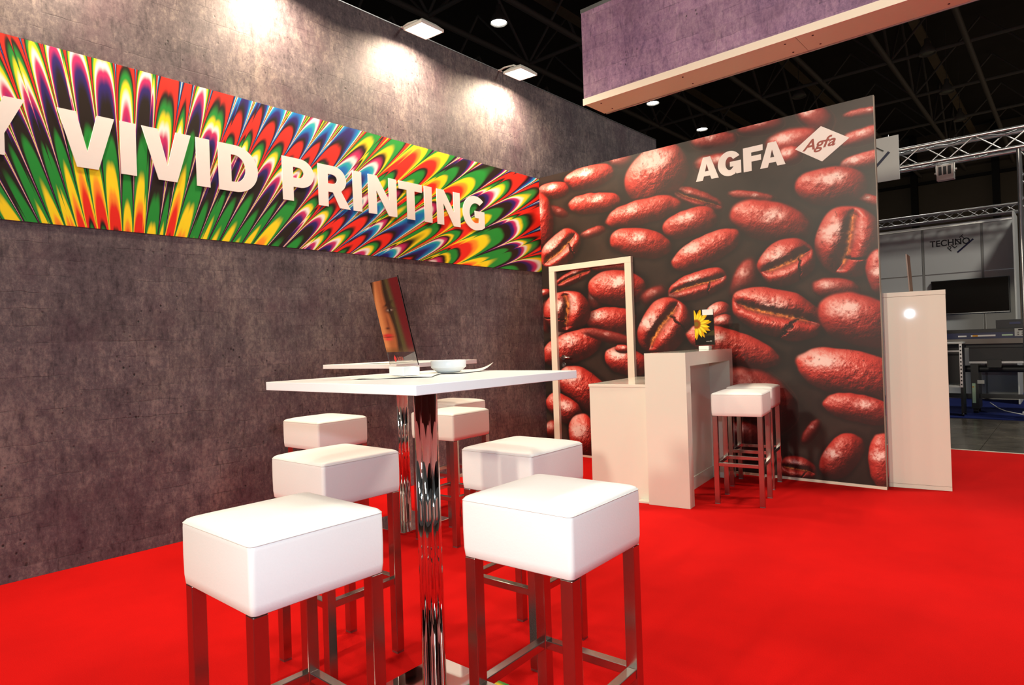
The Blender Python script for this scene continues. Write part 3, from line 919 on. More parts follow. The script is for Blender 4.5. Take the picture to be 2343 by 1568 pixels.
# ================================================================== banner with raised letters
ban = span('banner', (0.0005, -5.5, 1.972), (0.006, -0.0005, 2.992), M['feather'])
tag(ban, 'long rainbow feather print banner with white VIVID PRINTING letters on the left wall', 'banner')
def L_(ch):
    s = 0.27
    if ch == 'I':
        return [[(0, 0), (0, 1), (s, 1), (s, 0)]], s
    if ch == 'V':
        return [[(0, 1), (0.285, 1), (0.45, 0.30), (0.615, 1), (0.9, 1), (0.62, 0), (0.28, 0)]], 0.9
    if ch == 'Y':
        return [[(0, 1), (0.30, 1), (0.435, 0.66), (0.575, 1), (0.87, 1), (0.57, 0.37), (0.57, 0), (0.30, 0), (0.30, 0.37)]], 0.87
    if ch == 'D':
        return [[(0, 0), (0, 1), (0.33, 1)] + arc(0.36, 0.5, 0.50, 0.5, 85, -85, 18) + [(0.33, 0)],
                [(s, 0.21), (s, 0.79), (0.34, 0.79)] + arc(0.34, 0.5, 0.245, 0.29, 85, -85, 14) + [(0.34, 0.21)]], 0.86
    if ch == 'P':
        return [[(0, 0), (0, 1), (0.40, 1)] + arc(0.44, 0.665, 0.37, 0.335, 85, -85, 14) + [(0.40, 0.33), (s, 0.33), (s, 0)],
                [(s, 0.545), (s, 0.79), (0.38, 0.79)] + arc(0.39, 0.668, 0.155, 0.123, 85, -85, 10) + [(0.38, 0.545)]], 0.81
    if ch == 'R':
        return [[(0, 0), (0, 1), (0.40, 1)] + arc(0.43, 0.68, 0.36, 0.32, 85, -48, 12) + [(0.64, 0.41), (0.90, 0), (0.59, 0), (0.40, 0.36), (s, 0.36), (s, 0)],
                [(s, 0.565), (s, 0.79), (0.37, 0.79)] + arc(0.38, 0.678, 0.15, 0.113, 85, -85, 10) + [(0.37, 0.565)]], 0.9
    if ch == 'N':
        return [[(0, 0), (0, 1), (0.275, 1), (0.67, 0.40), (0.66, 0.62), (0.66, 1), (0.92, 1), (0.92, 0), (0.645, 0), (0.25, 0.61), (0.26, 0.40), (0.26, 0)]], 0.92
    if ch == 'T':
        return [[(0.27, 0), (0.27, 0.785), (0, 0.785), (0, 1), (0.81, 1), (0.81, 0.785), (0.54, 0.785), (0.54, 0)]], 0.81
    if ch == 'G':
        return [arc(0.53, 0.5, 0.53, 0.515, 48, 285, 26) + [(0.80, 0.03), (0.93, 0.10), (0.93, 0.57), (0.51, 0.57), (0.51, 0.36), (0.68, 0.36), (0.68, 0.22)]
                + arc(0.56, 0.5, 0.28, 0.30, 285, 55, 20)], 0.93
def LH(ch):
    """heavier letters of the wall logo"""
    if ch == 'A':
        return [[(0, 0), (0.36, 1), (0.70, 1), (1.06, 0), (0.73, 0), (0.67, 0.17), (0.38, 0.17), (0.33, 0)], [(0.44, 0.38), (0.61, 0.38), (0.525, 0.70)]]
    if ch == 'F':
        return [[(0, 0), (0, 1), (0.82, 1), (0.82, 0.76), (0.34, 0.76), (0.34, 0.61), (0.74, 0.61), (0.74, 0.38), (0.34, 0.38), (0.34, 0)]]
    if ch == 'G':
        return [arc(0.53, 0.5, 0.53, 0.53, 30, 300, 28) + [(0.80, 0.10), (0.83, 0.02), (1.05, 0.02), (1.05, 0.56), (0.55, 0.56), (0.55, 0.35), (0.72, 0.35)]
                + arc(0.54, 0.5, 0.19, 0.28, 295, 45, 18) + [(0.70, 0.66)]]
LZ, LHT = 2.323, 0.324
rotx = (math.pi / 2, 0, math.pi / 2)
for ch, y0, y1 in (('Y', -4.862, -4.586), ('V', -4.434, -4.142), ('I', -4.112, -4.024), ('V', -3.990, -3.692), ('I', -3.660, -3.571), ('D', -3.513, -3.232),
                   ('P', -3.042, -2.781), ('R', -2.744, -2.455), ('I', -2.427, -2.342), ('N', -2.276, -1.981), ('T', -1.957, -1.693), ('I', -1.668, -1.577),
                   ('N', -1.517, -1.223), ('G', -1.186, -0.889)):
    cont, wd = L_(ch)
    sx = (y1 - y0) / wd
    me = outline_mesh('letter', [[(p[0] * sx, p[1] * LHT) for p in c] for c in cont], 0.006)
    add('letter', me, M['letter'], ban, Vector((0.0063, y0, LZ)) - ban.location, rotx)

# ================================================================== white logo lettering on the bean wall
lg = thing('logo_lettering', 'white bold four-letter word and diamond at the top of the coffee bean wall', 'lettering', (1.819, -0.0003, 2.612))
rx = (math.pi / 2, 0, 0)
for ch, x0, x1 in (('A', 1.819, 2.033), ('G', 2.028, 2.238), ('F', 2.256, 2.424), ('A', 2.397, 2.605)):
    wd = {'A': 1.06, 'G': 1.06, 'F': 0.82}[ch]
    sx = (x1 - x0) / wd
    add('letter', outline_mesh('logo_letter', [[(p[0] * sx, p[1] * 0.205) for p in c] for c in LH(ch)], 0.003), M['letter'], lg, (x0 - 1.819, 0, 0.0), rx)
dm = add('diamond', outline_mesh('diamond', [[(-0.203, 0), (0, 0.141), (0.203, 0), (0, -0.141)]], 0.003), M['letter'], lg, (2.887 - 1.819, 0, 0.102), rx)
tm = text_mesh('Agfa', 0.118, 0.001, 0.38, 0.0022, 1.12, 1.02)
add('script_word', tm, M['logo_red'], dm, (-0.142, -0.030, 0.0036))

# ================================================================== hanging fascia
FX0, FX1, FYA, FYB, FZ0, FZ1 = 1.290, 7.2, -0.969, -0.676, 3.205, 4.0
fa = thing('hanging_fascia', 'purple printed concrete beam hanging above the counter with cream underside', 'fascia', (FX0, FYA, FZ0))
def fp(name, a, b, mat, **kw):
    o = span(name, a, b, mat, fa, **kw)
    o.location = Vector(o.location) - fa.location
    return o
fp('print_panel', (FX0, FYA - 0.004, FZ0 + 0.05), (FX1, FYA, FZ1 - 0.02), M['concrete_purple'])
fp('print_panel', (FX0, FYB, FZ0 + 0.05), (FX1, FYB + 0.004, FZ1 - 0.02), M['concrete_purple'])
fp('bottom_trim', (FX0 - 0.008, FYA - 0.008, FZ0 - 0.006), (FX1, FYA, FZ0 + 0.05), M['frame_white'])
fp('bottom_trim', (FX0 + 0.03, FYB - 0.002, FZ0 - 0.012), (FX1, FYB + 0.006, FZ0 + 0.045), M['alu'])
fp('top_rail', (FX0 - 0.006, FYA - 0.006, FZ1 - 0.02), (FX1, FYB + 0.006, FZ1 + 0.012), M['alu'])
fp('end_panel', (FX0 + 0.001, FYA + 0.001, FZ0 + 0.006), (FX0 + 0.011, FYB - 0.003, FZ1 - 0.021), M['cream'])
seam_x = 3.005
fp('soffit_panel', (FX0 + 0.012, FYA + 0.001, FZ0 - 0.004), (seam_x - 0.0015, FYB - 0.003, FZ0 + 0.006), M['cream'])
fp('soffit_panel', (seam_x + 0.0015, FYA + 0.001, FZ0 - 0.004), (FX1, FYB - 0.003, FZ0 + 0.006), M['cream'])
for sxx in (1.42, 2.16, 2.92, 3.10, 3.84, 4.58):
    for syy in (FYA + 0.06, FYB - 0.06):
        o = rod('screw', (sxx - FX0, syy - FYA, -0.0065), (sxx - FX0, syy - FYA, -0.0041), 0.007, M['dark_hole'], fa, 10)
for wx in (2.0, 4.0, 6.0):
    rod('suspension_wire', (wx - FX0, 0.14, FZ1 - FZ0 + 0.011), (wx - FX0, 0.14, 12.4 - FZ0), 0.003, M['alu_dark'], fa, 6)

# ================================================================== floodlights on the left wall
def flood_parts():
    hb = bmesh.new()
    # shallow tray: wide open mouth facing down and to the wall, sloped sides; local -z = mouth
    def q4(x, y, z):
        return [(-x, -y, z), (x, -y, z), (x, y, z), (-x, y, z)]
    a, a2, b, i2, i1 = q4(0.115, 0.125, 0), q4(0.115, 0.125, 0.022), q4(0.07, 0.08, 0.062), q4(0.06, 0.07, 0.052), q4(0.109, 0.119, 0)
    R = [[hb.verts.new(p) for p in q] for q in (i2, i1, a, a2, b)]
    for p, q in zip(R, R[1:]):
        for k in range(4):
            hb.faces.new((p[k], p[(k + 1) % 4], q[(k + 1) % 4], q[k]))
    hb.faces.new(R[0])
    hb.faces.new(R[-1])
    return finish(hb, 'flood_housing')
flood_me = flood_parts()
def wall_flood(y, label, lit_w):
    t = thing('floodlight', label, 'floodlight', (0.27, y, 3.885), 0, 'halogen floodlights along the top of the left wall')
    tilt = (0, math.radians(FLOOD_TILT), 0)
    h = add('housing', flood_me, M['lamp_white'], t, (0, 0, 0), tilt)
    rod('lamp_tube', (0, -0.06, 0.032), (0, 0.06, 0.032), 0.010, M['glow'], h, 10)
    box('front_glass', (0, 0, 0.006), (0.208, 0.228, 0.003), M['glass_glow'], h)
    arm = add('arm', tube_mesh([(-0.268, 0, 0.128), (-0.20, 0, 0.135), (-0.08, 0, 0.120), (0.0, 0, 0.061)], 0.009, 8), M['lamp_white'], t)
    box('wall_clamp', (-0.279, 0, 0.119), (0.04, 0.05, 0.012), M['lamp_white'], t)
    l = light('halogen_lamp', 'AREA', (0.27, y, 3.885), lit_w, (1.0, 0.80, 0.56), None, shape='RECTANGLE', size=0.10, size_y=0.14, spread=math.radians(165))
    l.parent = h
    l.location = (0, 0, 0.002)
    l.rotation_euler = (0, 0, 0)
    return t
wall_flood(-1.84, 'upper left of the two glowing white floodlights on top of the left wall', FLOOD_W)
wall_flood(-0.575, 'lower right of the two glowing white floodlights on top of the left wall', FLOOD_W)
wall_flood(-3.13, 'white floodlight just above the top of the picture lighting the left wall', FLOOD_W)
wall_flood(-4.4, 'white floodlight out of the picture, above the letter Y of the banner', FLOOD_W)

# ================================================================== bar stools
def make_stool():
    t = thing('bar_stool', 'white bar stool', 'stool', group='white upholstered bar stools with square steel legs')
    rings = []
    for z, h, rad in ((0.634, 0.160, 0.010), (0.634, 0.1690, 0.012), (0.6375, 0.1735, 0.013), (0.66, 0.1760, 0.014), (0.71, 0.1768, 0.014), (0.775, 0.1765, 0.014), (0.784, 0.1760, 0.014),
                      (0.790, 0.1742, 0.0145), (0.7945, 0.1705, 0.016), (0.798, 0.163, 0.018), (0.804, 0.140, 0.03), (0.809, 0.105, 0.03), (0.812, 0.065, 0.025), (0.813, 0.03, 0.012)):
        rings.append([(x, y, z) for x, y in round_square(h, rad)])
    seat = add('seat', loft_mesh(rings), M['leather'], t)
    seam = add('seam', tube_mesh([(x, y, 0.7865) for x, y in round_square(0.1760, 0.0142)], 0.0012, 5, True), M['seam'], seat)
    q = 0.1535
    for sx in (-1, 1):
        for sy in (-1, 1):
            lg_ = box('leg', (sx * q, sy * q, 0.3210), (0.035, 0.035, 0.626), M['steel'], t, bevel=0.002)
            box('foot_cap', (0, 0, -0.3170), (0.033, 0.033, 0.008), M['alu_dark'], lg_)
    for sx in (-1, 1):
        box('footrest_bar', (sx * q, 0, 0.285), (0.028, 0.2738, 0.026), M['steel'], t, bevel=0.002)
        box('footrest_bar', (0, sx * q, 0.285), (0.2738, 0.028, 0.026), M['steel'], t, bevel=0.002)
    return t
stool0 = make_stool()
STOOLS = [
    (2.870, -4.700, 0, 'nearest white bar stool at lower left, in front of the near high table'),
    (3.285, -4.140, 3, 'nearest white bar stool at lower right, on the right side of the near high table'),
    (2.172, -4.085, 1, 'white bar stool left of the near high table, behind the lower left stool'),
    (2.690, -3.560, 2.5, 'white bar stool behind the near high table, partly hidden by the lower right stool'),
    (0.968, -3.360, 3, 'white bar stool nearest the left wall, in front of the far high table'),
    (1.390, -2.730, 5, 'white bar stool beside the far high table, seen right of the chrome column'),
    (0.900, -2.250, 5, 'white bar stool behind the far high table, only its seat top showing'),
    (2.517, -0.885, 10.5, 'nearer of the two white bar stools at the counter'),
    (2.388, -0.305, 9, 'farther of the two white bar stools at the counter, next to the bean wall'),
]
for k, (x, y, a, lab) in enumerate(STOOLS):
    s = stool0 if k == 0 else copy_tree(stool0)
    s.location = (x, y, 0)
    s.rotation_euler = (0, 0, math.radians(a))
    s['label'] = lab

# ================================================================== high tables
def column_mesh():
    lob, rc, rl = 6, 0.0255, 0.0168
    pts = []
    n = 144
    for i in range(n):
        a = 2 * math.pi * i / n
        best = 0.015
        for k in range(lob):
            b = 2 * math.pi * k / lob
            d = a - b
            s = rc * math.sin(d)
            if abs(s) < rl and math.cos(d) > 0:
                best = max(best, rc * math.cos(d) + math.sqrt(rl * rl - s * s))
        pts.append((best * math.cos(a), best * math.sin(a)))
    return loft_mesh([[(x, y, z) for x, y in pts] for z in (0.0135, 1.0690)])
col_me = column_mesh()
for p in col_me.polygons:
    if len(p.vertices) > 4:
        p.use_smooth = False
def make_table():
    t = thing('high_table', 'white high table', 'table', group='square white high tables on chrome columns')
    box('table_top', (0, 0, 1.0885), (0.738, 0.738, 0.027), M['white_table'], t, bevel=0.0015)
    add('column', col_me, M['chrome'], t, rot=(0, 0, math.radians(42 + 30)))
    box('base_plate', (0, 0, 0.0070), (0.43, 0.43, 0.012), M['chrome'], t, bevel=0.002)
    box('top_bracket', (0, 0, 1.0720), (0.22, 0.22, 0.005), M['black'], t)
    return t
tab = make_table()
tab.location = (2.712, -4.083, 0)
tab.rotation_euler = (0, 0, math.radians(1.4))
tab['label'] = 'near square white high table on a chrome column, between the front stools'
tab2 = copy_tree(tab)
tab2.location = (0.875, -2.695, 0)
tab2.rotation_euler = (0, 0, math.radians(3))
tab2['label'] = 'far square white high table close to the left wall'

# ================================================================== things on the tables
def napkin(loc, rz, label, size=0.20, seed=1, curl=0.03):
    rng = random.Random(seed)
    n = 12
    ph = [rng.uniform(0, 6) for _ in range(4)]
    bm = bmesh.new()
    g = []
    for i in range(n + 1):
        row = []
        for j in range(n + 1):
            u, v = i / n - 0.5, j / n - 0.5
            z = 0.0016 + 0.0014 * (1 + math.sin(u * 9 + ph[0]) * math.sin(v * 8 + ph[1])) * min(1, (u * u + v * v) * 4)
            c = max(0, u + v - 0.55)
            z += curl * c * c
            row.append(bm.verts.new((u * size, v * size, z)))
        g.append(row)
    for i in range(n):
        for j in range(n):
            bm.faces.new((g[i][j], g[i + 1][j], g[i + 1][j + 1], g[i][j + 1]))
    top = list(bm.faces)
    ret = bmesh.ops.extrude_face_region(bm, geom=top)
    for v in ret['geom']:
        if isinstance(v, bmesh.types.BMVert):
            v.co.z += 0.0007
    me = finish(bm, 'napkin', False)
    o = add('napkin', me, M['paper'], None, loc, (0, 0, rz))
    return tag(o, label, 'napkin', 'cream paper napkins on the high tables')
TZ = 1.1023
napkin((2.635, -4.13, TZ), math.radians(40), 'cream paper napkin under the portrait display on the near table', 0.26, 2, 0.0)
napkin((2.60, -3.86, TZ), math.radians(12), 'cream paper napkin with a curled corner under the white bowl', 0.24, 3, 0.14)
napkin((0.93, -2.86, TZ), math.radians(20), 'cream paper napkin lying on the far high table', 0.26, 4, 0.05)

bowl = add('bowl', lathe_mesh([(0.0, 0.0), (0.040, 0.0), (0.044, 0.002), (0.058, 0.013), (0.0605, 0.0155), (0.0630, 0.0165), (0.0640, 0.020), (0.0645, 0.041), (0.0630, 0.0430),
                               (0.0605, 0.0425), (0.0595, 0.022), (0.052, 0.010), (0.0, 0.007)], 40), M['china'], None, (2.652, -3.915, TZ + 0.0045))
tag(bowl, 'small white china bowl on the near high table', 'bowl')

M['face'] = print_material('portrait_print', face_picture(), 0.25, 0.5)
M['sunflower'] = print_material('sunflower_print', sunflower_picture(), 0.3, 0.5)
def display(loc, rz, label, pic, lean, ph, pw=0.212):
    t = thing('display_stand', label, 'display stand', loc, rz)
    b = box('base_block', (0, 0.0, 0.0155), (pw * 0.5, 0.062, 0.031), M['plastic_white'], t, bevel=0.0015)
    rot = (lean, 0, 0)
    L = 0.30
    c = Vector((0, 0, 0.0315)) + Matrix.Rotation(lean, 3, 'X') @ Vector((0, 0, L / 2 + 0.0045))
    pan = box('acrylic_panel', c, (pw, 0.003, L), M['acrylic'], t, rot)
    pm = box_mesh((pw - 0.004, 0.0012, ph)).copy()
    uv_planar(pm, lambda q: ((q.x + pw / 2 - 0.002) / (pw - 0.004), (q.z + ph / 2) / ph))
    add('printed_card', pm, M[pic], pan, (0, -0.0024, L / 2 - ph / 2 - 0.004))
    return t, pan
d1, p1 = display((2.645, -4.115, TZ + 0.004), math.radians(-12.5), 'tilted clear display stand with a close-up portrait on the near table', 'face', math.radians(12.6), 0.25)
lgm = outline_mesh('logo_mark', [[(-0.011, 0), (0, 0.013), (0.011, 0), (0, -0.013)]], 0.0006)
add('logo_mark', lgm, M['red_mark'], p1, (-0.050, -0.0018, -0.128), rx)
add('logo_word', text_mesh('AGFA', 0.018, 0.0006, 0, 0.0006), M['logo_red'], p1, (-0.034, -0.0018, -0.134), rx)

# ================================================================== counter and low cabinet
an = math.radians(7.5)
ct = thing('bar_counter', 'tall cream portal-shaped bar counter with an open knee space', 'counter', (2.003, -1.364, 0), an)
CW, CL, CH, CT = 0.305, 1.215, 1.10, 0.098
span('end_panel', (0, 0, 0.001), (CW, CT, CH), M['white_gloss'], ct, bevel=0.0005)
span('end_panel', (0, CL - CT, 0.001), (CW, CL, CH), M['white_gloss'], ct, bevel=0.0005)
span('counter_top', (0, CT + 0.0002, CH - CT), (CW, CL - CT - 0.0002, CH), M['white_gloss'], ct)
span('back_panel', (0.115, CT + 0.0005, 0.001), (0.135, CL - CT - 0.0005, CH - CT - 0.0005), M['white_gloss'], ct)
span('kick_plate', (0.1355, CT + 0.0005, 0.001), (0.141, CL - CT - 0.0005, 0.10), M['white_gloss'], ct)
lc_ = thing('low_cabinet', 'low cream cabinet joined to the left of the bar counter', 'cabinet', (2.003, -1.364, 0), an)
span('body', (-0.50, 0.095, 0.001), (-0.0015, 1.05, 0.846), M['white_gloss'], lc_, bevel=0.001)
span('cabinet_top', (-0.505, 0.09, 0.8465), (-0.001, 1.055, 0.868), M['white_gloss'], lc_, bevel=0.001)
span('foot', (-0.10, 0.02, 0.0005), (-0.006, 0.094, 0.012), M['white_gloss'], lc_)
d2, p2 = display((2.046, -0.425, 1.1005), 0.0, 'small sunflower display stand on top of the bar counter', 'sunflower', math.radians(2.0), 0.292, 0.175)
box('note_card', (0.036, -0.0040, 0.124), (0.094, 0.0012, 0.046), M['plastic_white'], p2)
add('caption', text_mesh('sonne 004', 0.012, 0.0004), M['letter'], p2, (0.012, -0.0034, -0.120), rx)

# ================================================================== glossy pedestal
a7 = math.radians(9.5)
pd = thing('display_pedestal', 'tall glossy cream pedestal at the right end of the bean wall', 'pedestal', (3.452, 0.155, 0), a7)
span('body', (-0.203, 0, 0.032), (0.203, 0.40, 1.462), M['white_gloss'], pd, bevel=0.001)
span('plinth', (-0.203, 0.0008, 0.001), (0.203, 0.399, 0.0305), M['white_gloss'], pd)
span('top_panel', (-0.204, -0.0005, 1.4635), (0.204, 0.401, 1.497), M['white_gloss'], pd, bevel=0.001)
d3 = thing('display_stand', 'thin brown display panel seen edge-on on top of the glossy pedestal', 'display stand', (3.400, 0.35, 1.4975), math.radians(93.5))
box('base_block', (0, 0, 0.004), (0.09, 0.05, 0.008), M['brown_print'], d3)
box('printed_panel', (0, 0, 0.153), (0.20, 0.008, 0.290), M['brown_print'], d3, rot=(math.radians(-3), 0, 0))

# ================================================================== neighbouring stand at the right
def truss(name, label, p0, p1, side, rt, seg, up=None, group=None, mat='alu', upright=None):
    p0, p1 = Vector(p0), Vector(p1)
    d = (p1 - p0)
    Lh = d.length
    d.normalize()
    t = thing(name, label, 'truss', p0, 0, group)
    if abs(d.z) < 0.9:
        s, u = d.cross(Vector((0, 0, 1))).normalized(), Vector((0, 0, 1))
    else:
        s, u = Vector((1, 0, 0)), Vector((0, 1, 0))
    cs = [s * a * side / 2 + u * b * side / 2 for a, b in ((-1, -1), (1, -1), (1, 1), (-1, 1))]
    for c in cs:
        rod('chord', c, c + d * Lh, rt, M[mat], t, 10)
    n = max(1, int(Lh / seg))
    st = Lh / n
    for f in range(4):
        a, b = cs[f], cs[(f + 1) % 4]
        for k in range(n):
            q0, q1 = (a, b) if (k + f) % 2 == 0 else (b, a)
            rod('brace', q0 + d * st * k, q1 + d * st * (k + 1), rt * 0.38, M[mat], t, 6)
    return t
G = 'aluminium lighting trusses of the neighbouring stand'
truss('lighting_truss', 'front aluminium truss at the upper right carrying a floodlight', (1.6, 5.2, 3.65), (4.02, 5.2, 3.65), 0.25, 0.024, 0.30, group=G)
truss('lighting_truss', 'rear darker aluminium truss above the grey partition wall', (0.3, 7.75, 3.135), (3.72, 7.75, 3.135), 0.13, 0.018, 0.17, group=G, mat='alu_dark')
truss('truss_upright', 'upright aluminium truss leg at the right edge of the picture', (3.985, 5.2, -0.003), (3.985, 5.2, 3.50), 0.22, 0.025, 0.35, mat='alu')

sg = thing('hanging_sign', 'white hanging sign with part of a blue logo, right of the bean wall', 'sign', (2.12, 5.02, 3.355))
box('board', (0.0, 0, 0.315), (0.86, 0.02, 0.63), M['partition'], sg)
rod('hook', (-0.3, 0.012, 0.60), (-0.3, 0.03, 0.66), 0.006, M['alu'], sg, 6)
rod('hook', (0.3, 0.012, 0.60), (0.3, 0.03, 0.66), 0.006, M['alu'], sg, 6)
def bar2(name, a, b, w, mat, parent, y=-0.0115):
    a, b = Vector((a[0], y, a[1])), Vector((b[0], y, b[1]))
    d = b - a
    return box(name, (a + b) / 2, (d.length, 0.002, w), mat, parent, rot=(0, -math.atan2(d.z, d.x), 0))
bar2('logo_bar', (0.06, 0.15), (0.31, 0.41), 0.036, M['ink_blue'], sg)
bar2('logo_stroke', (0.10, 0.54), (0.24, 0.435), 0.016, M['ink_black'], sg)

tf = thing('truss_floodlight', 'white floodlight hanging unlit from the front truss', 'floodlight', (3.07, 5.2, 3.262), math.radians(-4))
box('housing', (0, 0, 0.11), (0.20, 0.10, 0.21), M['lamp_white'], tf, bevel=0.004)
for k in (-1, 0, 1):
    box('lamp_window', (k * 0.055, -0.051, 0.135), (0.038, 0.004, 0.115), M['charcoal'], tf)
for s in (-1, 1):
    box('yoke_arm', (s * 0.108, 0, 0.17), (0.008, 0.03, 0.14), M['alu'], tf)
rod('knob', (-0.112, 0, 0.12), (-0.13, 0, 0.12), 0.014, M['lamp_white'], tf, 10)
rod('knob', (0.112, 0, 0.14), (0.13, 0, 0.14), 0.014, M['lamp_white'], tf, 10)
add('cable', tube_mesh([(-0.02, 0.04, 0.215), (-0.06, 0.03, 0.228), (-0.03, 0.02, 0.236), (0.03, 0.02, 0.23), (0.05, 0.02, 0.218)], 0.006, 6), M['plastic_white'], tf)

wn = struct(span('wall_neighbour', (-1.1, 8.006, -0.0035), (3.655, 8.03, 3.03), M['alu_dark']))
seams = [-1.08, -0.22, 0.638, 1.495, 2.351, 3.207, 3.648]
for a, b in zip(seams, seams[1:]):
    inw(span('panel', (a + 0.02, 7.992, 2.185), (b - 0.02, 8.0055, 2.985), M['partition'], wn), wn)
    inw(span('panel', (a + 0.02, 7.992, 0.02), (b - 0.02, 8.0055, 2.165), M['partition'], wn), wn)
for a in seams:
    inw(span('post', (a - 0.014, 7.986, -0.003), (a + 0.014, 8.0055, 3.04), M['post_grey'], wn), wn)
ret = inw(span('panel', (3.668, 7.2, 0.0), (3.69, 7.98, 3.02), M['partition'], wn), wn)
inw(span('rail', (-1.1, 7.985, 2.99), (3.62, 8.0, 3.035), M['alu'], wn), wn)

ln = thing('wall_logo', 'black TECHNO PLOT lettering with a navy bar on the grey partition', 'lettering', (2.46, 7.9915, 2.665))
add('word', text_mesh('TECHNO', 0.150, 0.002, 0, 0.003, 0.93, 1.02), M['ink_black'], ln, (0.0, 0, 0.0), rx)
r45 = math.radians(42)
pw = add('slanted_word', text_mesh('PLOT', 0.135, 0.002, 0, -0.0005, 0.95, 1.08), M['ink_black'], ln, (0.305, -0.002, -0.115), (0, 0, 0))
pw.rotation_euler = (Matrix.Rotation(-r45, 3, 'Y') @ Matrix.Rotation(math.pi / 2, 3, 'X')).to_euler()
bar2('logo_bar', (0.40, -0.135), (0.63, 0.07), 0.026, M['ink_blue'], ln, -0.003)

tv = thing('television', 'wide black television mounted on the grey partition', 'television', (3.013, 7.95, 1.46))
box('bezel', (0, 0, 0.297), (1.10, 0.045, 0.594), M['black'], tv, bevel=0.004)
box('screen', (0, -0.0235, 0.302), (1.07, 0.003, 0.560), M['screen'], tv)
box('wall_mount', (0, 0.031, 0.30), (0.4, 0.016, 0.3), M['charcoal'], tv)
box('bottom_strip', (0, -0.0235, 0.010), (1.09, 0.004, 0.010), M['alu_dark'], tv)

PX, PY = 3.4, 5.9
FB = -0.0035
pl = thing('wide_format_printer', 'dark wide-format printer with a navy front strip under the television', 'printer', (PX, PY, FB))
def pp(name, a, b, mat, parent=None, **kw):
    o = span(name, (a[0] - PX, a[1] - PY, a[2] - FB), (b[0] - PX, b[1] - PY, b[2] - FB), mat, parent or pl, **kw)
    return o
pp('top_cover', (2.2, 5.62, 1.14), (4.8, 6.20, 1.19), M['black'])
pp('front_cover', (2.2, 5.60, 1.055), (4.8, 6.20, 1.1395), M['navy'])
pp('media_table', (2.2, 5.55, 0.985), (4.8, 6.20, 1.0545), M['hall_dark'])
pp('beam', (2.2, 5.66, 0.93), (4.8, 6.15, 0.9845), M['black'])
pp('lower_panel', (3.21, 5.70, 0.735), (4.8, 5.76, 0.9295), M['charcoal'])
pp('rail', (3.21, 5.69, 0.705), (4.8, 5.72, 0.734), M['alu_dark'])
pp('label_plate', (3.10, 5.597, 1.085), (3.20, 5.5999, 1.105), M['plastic_white'])
pp('label_plate', (3.25, 5.597, 1.085), (3.53, 5.5999, 1.108), M['plastic_white'])
pp('warning_label', (3.27, 5.594, 1.085), (3.33, 5.5969, 1.108), M['yellow'])
pp('label_plate', (3.60, 5.597, 1.09), (3.72, 5.5999, 1.108), M['green_label'])
cp = pp('control_panel', (3.74, 5.585, 1.08), (3.92, 5.5999, 1.185), M['partition'])
for i in range(3):
    for j in range(2):
        box('button', (-0.05 + 0.045 * i, -0.009, -0.028 + 0.028 * j), (0.018, 0.003, 0.010), M['black'], cp)
box('display_window', (0.0, -0.009, 0.035), (0.10, 0.003, 0.014), M['screen'], cp)
for lx in (2.35, 3.22, 4.5):
    leg = pp('leg', (lx, 5.72, 0.06), (lx + 0.09, 6.1, 0.93), M['black'])
    for cy in (-0.14, 0.14):
        rod('caster', (-0.03, cy, -0.465), (0.03, cy, -0.465), 0.032, M['charcoal'], leg, 12)
pp('stretcher', (2.44, 5.86, 0.20), (3.219, 5.92, 0.26), M['black'])
pp('stretcher', (3.311, 5.86, 0.20), (4.499, 5.92, 0.26), M['black'])
pp('ruler_label', (3.232, 5.715, 0.14), (3.272, 5.7195, 0.42), M['green_label'])
pp('warning_label', (3.236, 5.712, 0.36), (3.254, 5.7149, 0.38), M['yellow'])
pp('media_roll_holder', (3.42, 5.64, 0.65), (3.58, 5.69, 0.76), M['black'])
rod('media_roll', (-0.6, 0.04, 0.62), (1.05, 0.04, 0.62), 0.05, M['charcoal'], pl, 14)
pp('tray_bracket', (3.30, 5.66, 0.42), (3.38, 5.70, 0.47), M['partition'])
pp('tray_arm', (3.30, 5.701, 0.43), (3.34, 5.719, 0.46), M['charcoal'])

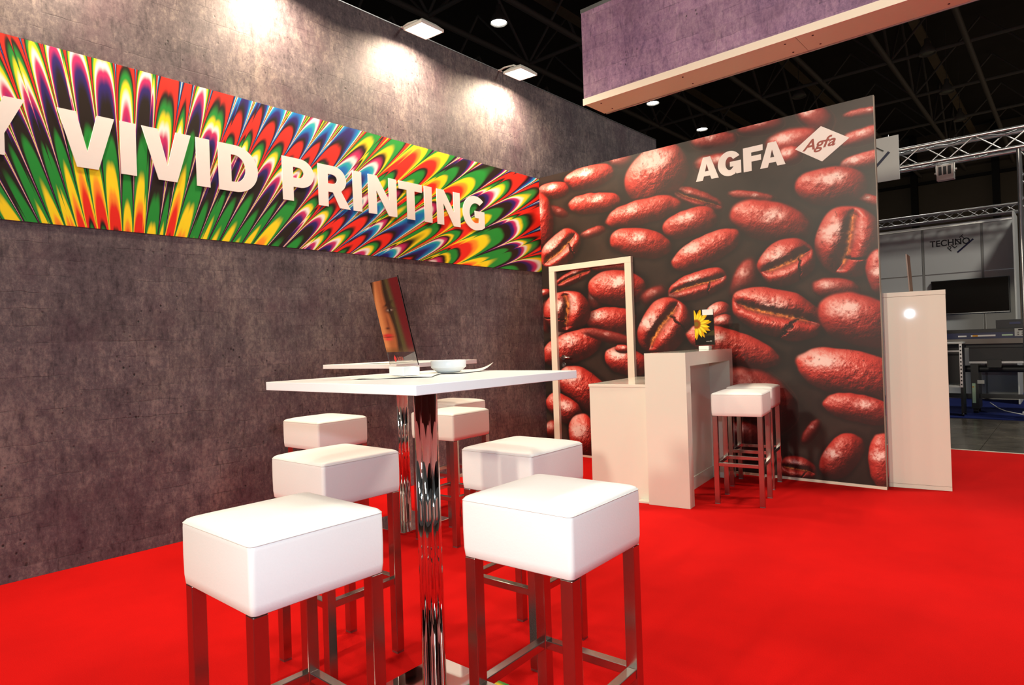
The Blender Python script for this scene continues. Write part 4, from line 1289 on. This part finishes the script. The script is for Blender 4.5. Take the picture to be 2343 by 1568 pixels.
dv = thing('network_box', 'small dark device with two lit lamps standing on the printer', 'device', (3.83, 5.85, 1.1905))
box('case', (0, 0, 0.06), (0.60, 0.30, 0.12), M['charcoal'], dv, bevel=0.003)
box('display_window', (-0.09, -0.151, 0.070), (0.12, 0.003, 0.030), M['navy'], dv)
for k in (0.03, 0.09):
    box('status_light', (k, -0.151, 0.070), (0.022, 0.003, 0.012), M['led'], dv)

rk = thing('equipment_rack', 'open grey metal rack beside the printer, half hidden by the pedestal', 'rack', (3.03, 5.34, FB))
for s in (-1, 1):
    po = box('rack_post', (s * 0.135, -0.1, 0.70), (0.032, 0.03, 0.60), M['alu'], rk)
    for k in range(11):
        box('slot', (0, -0.0165, -0.26 + k * 0.052), (0.018, 0.003, 0.022), M['black'], po)
    box('side_panel', (s * 0.142, 0.055, 0.70), (0.012, 0.27, 0.60), M['charcoal'], rk)
    box('foot_frame', (s * 0.135, 0.04, 0.2235), (0.03, 0.28, 0.353), M['black'], rk)
    for cy in (-0.08, 0.15):
        rod('caster', (s * 0.135 - 0.014, cy, 0.0235), (s * 0.135 + 0.014, cy, 0.0235), 0.0232, M['black'], rk, 12)
box('rack_top', (0, 0.04, 1.012), (0.32, 0.31, 0.022), M['partition'], rk)
box('shelf', (0, 0.03, 0.411), (0.236, 0.28, 0.024), M['partition'], rk)
box('back_panel', (0, 0.18, 0.70), (0.27, 0.01, 0.55), M['black'], rk)
box('crossbar', (0, -0.1, 0.90), (0.236, 0.012, 0.024), M['alu_dark'], rk)

cb = add('power_cable', tube_mesh([(3.30, 7.3, 0.003), (3.38, 6.9, 0.003), (3.47, 6.45, 0.003), (3.57, 6.10, 0.003), (3.68, 5.88, 0.003), (3.79, 5.70, 0.003)], 0.007, 6), M['plastic_white'])
tag(cb, 'thin white cable snaking over the blue carpet under the printer', 'cable')
sk = thing('socket_strip', 'white power socket on the blue carpet at the right edge', 'socket', (3.85, 5.62, -0.0035), math.radians(-35))
box('body', (0, 0, 0.0265), (0.12, 0.05, 0.05), M['plastic_white'], sk, bevel=0.008)
box('switch', (0.02, 0, 0.053), (0.02, 0.015, 0.005), M['red_mark'], sk)
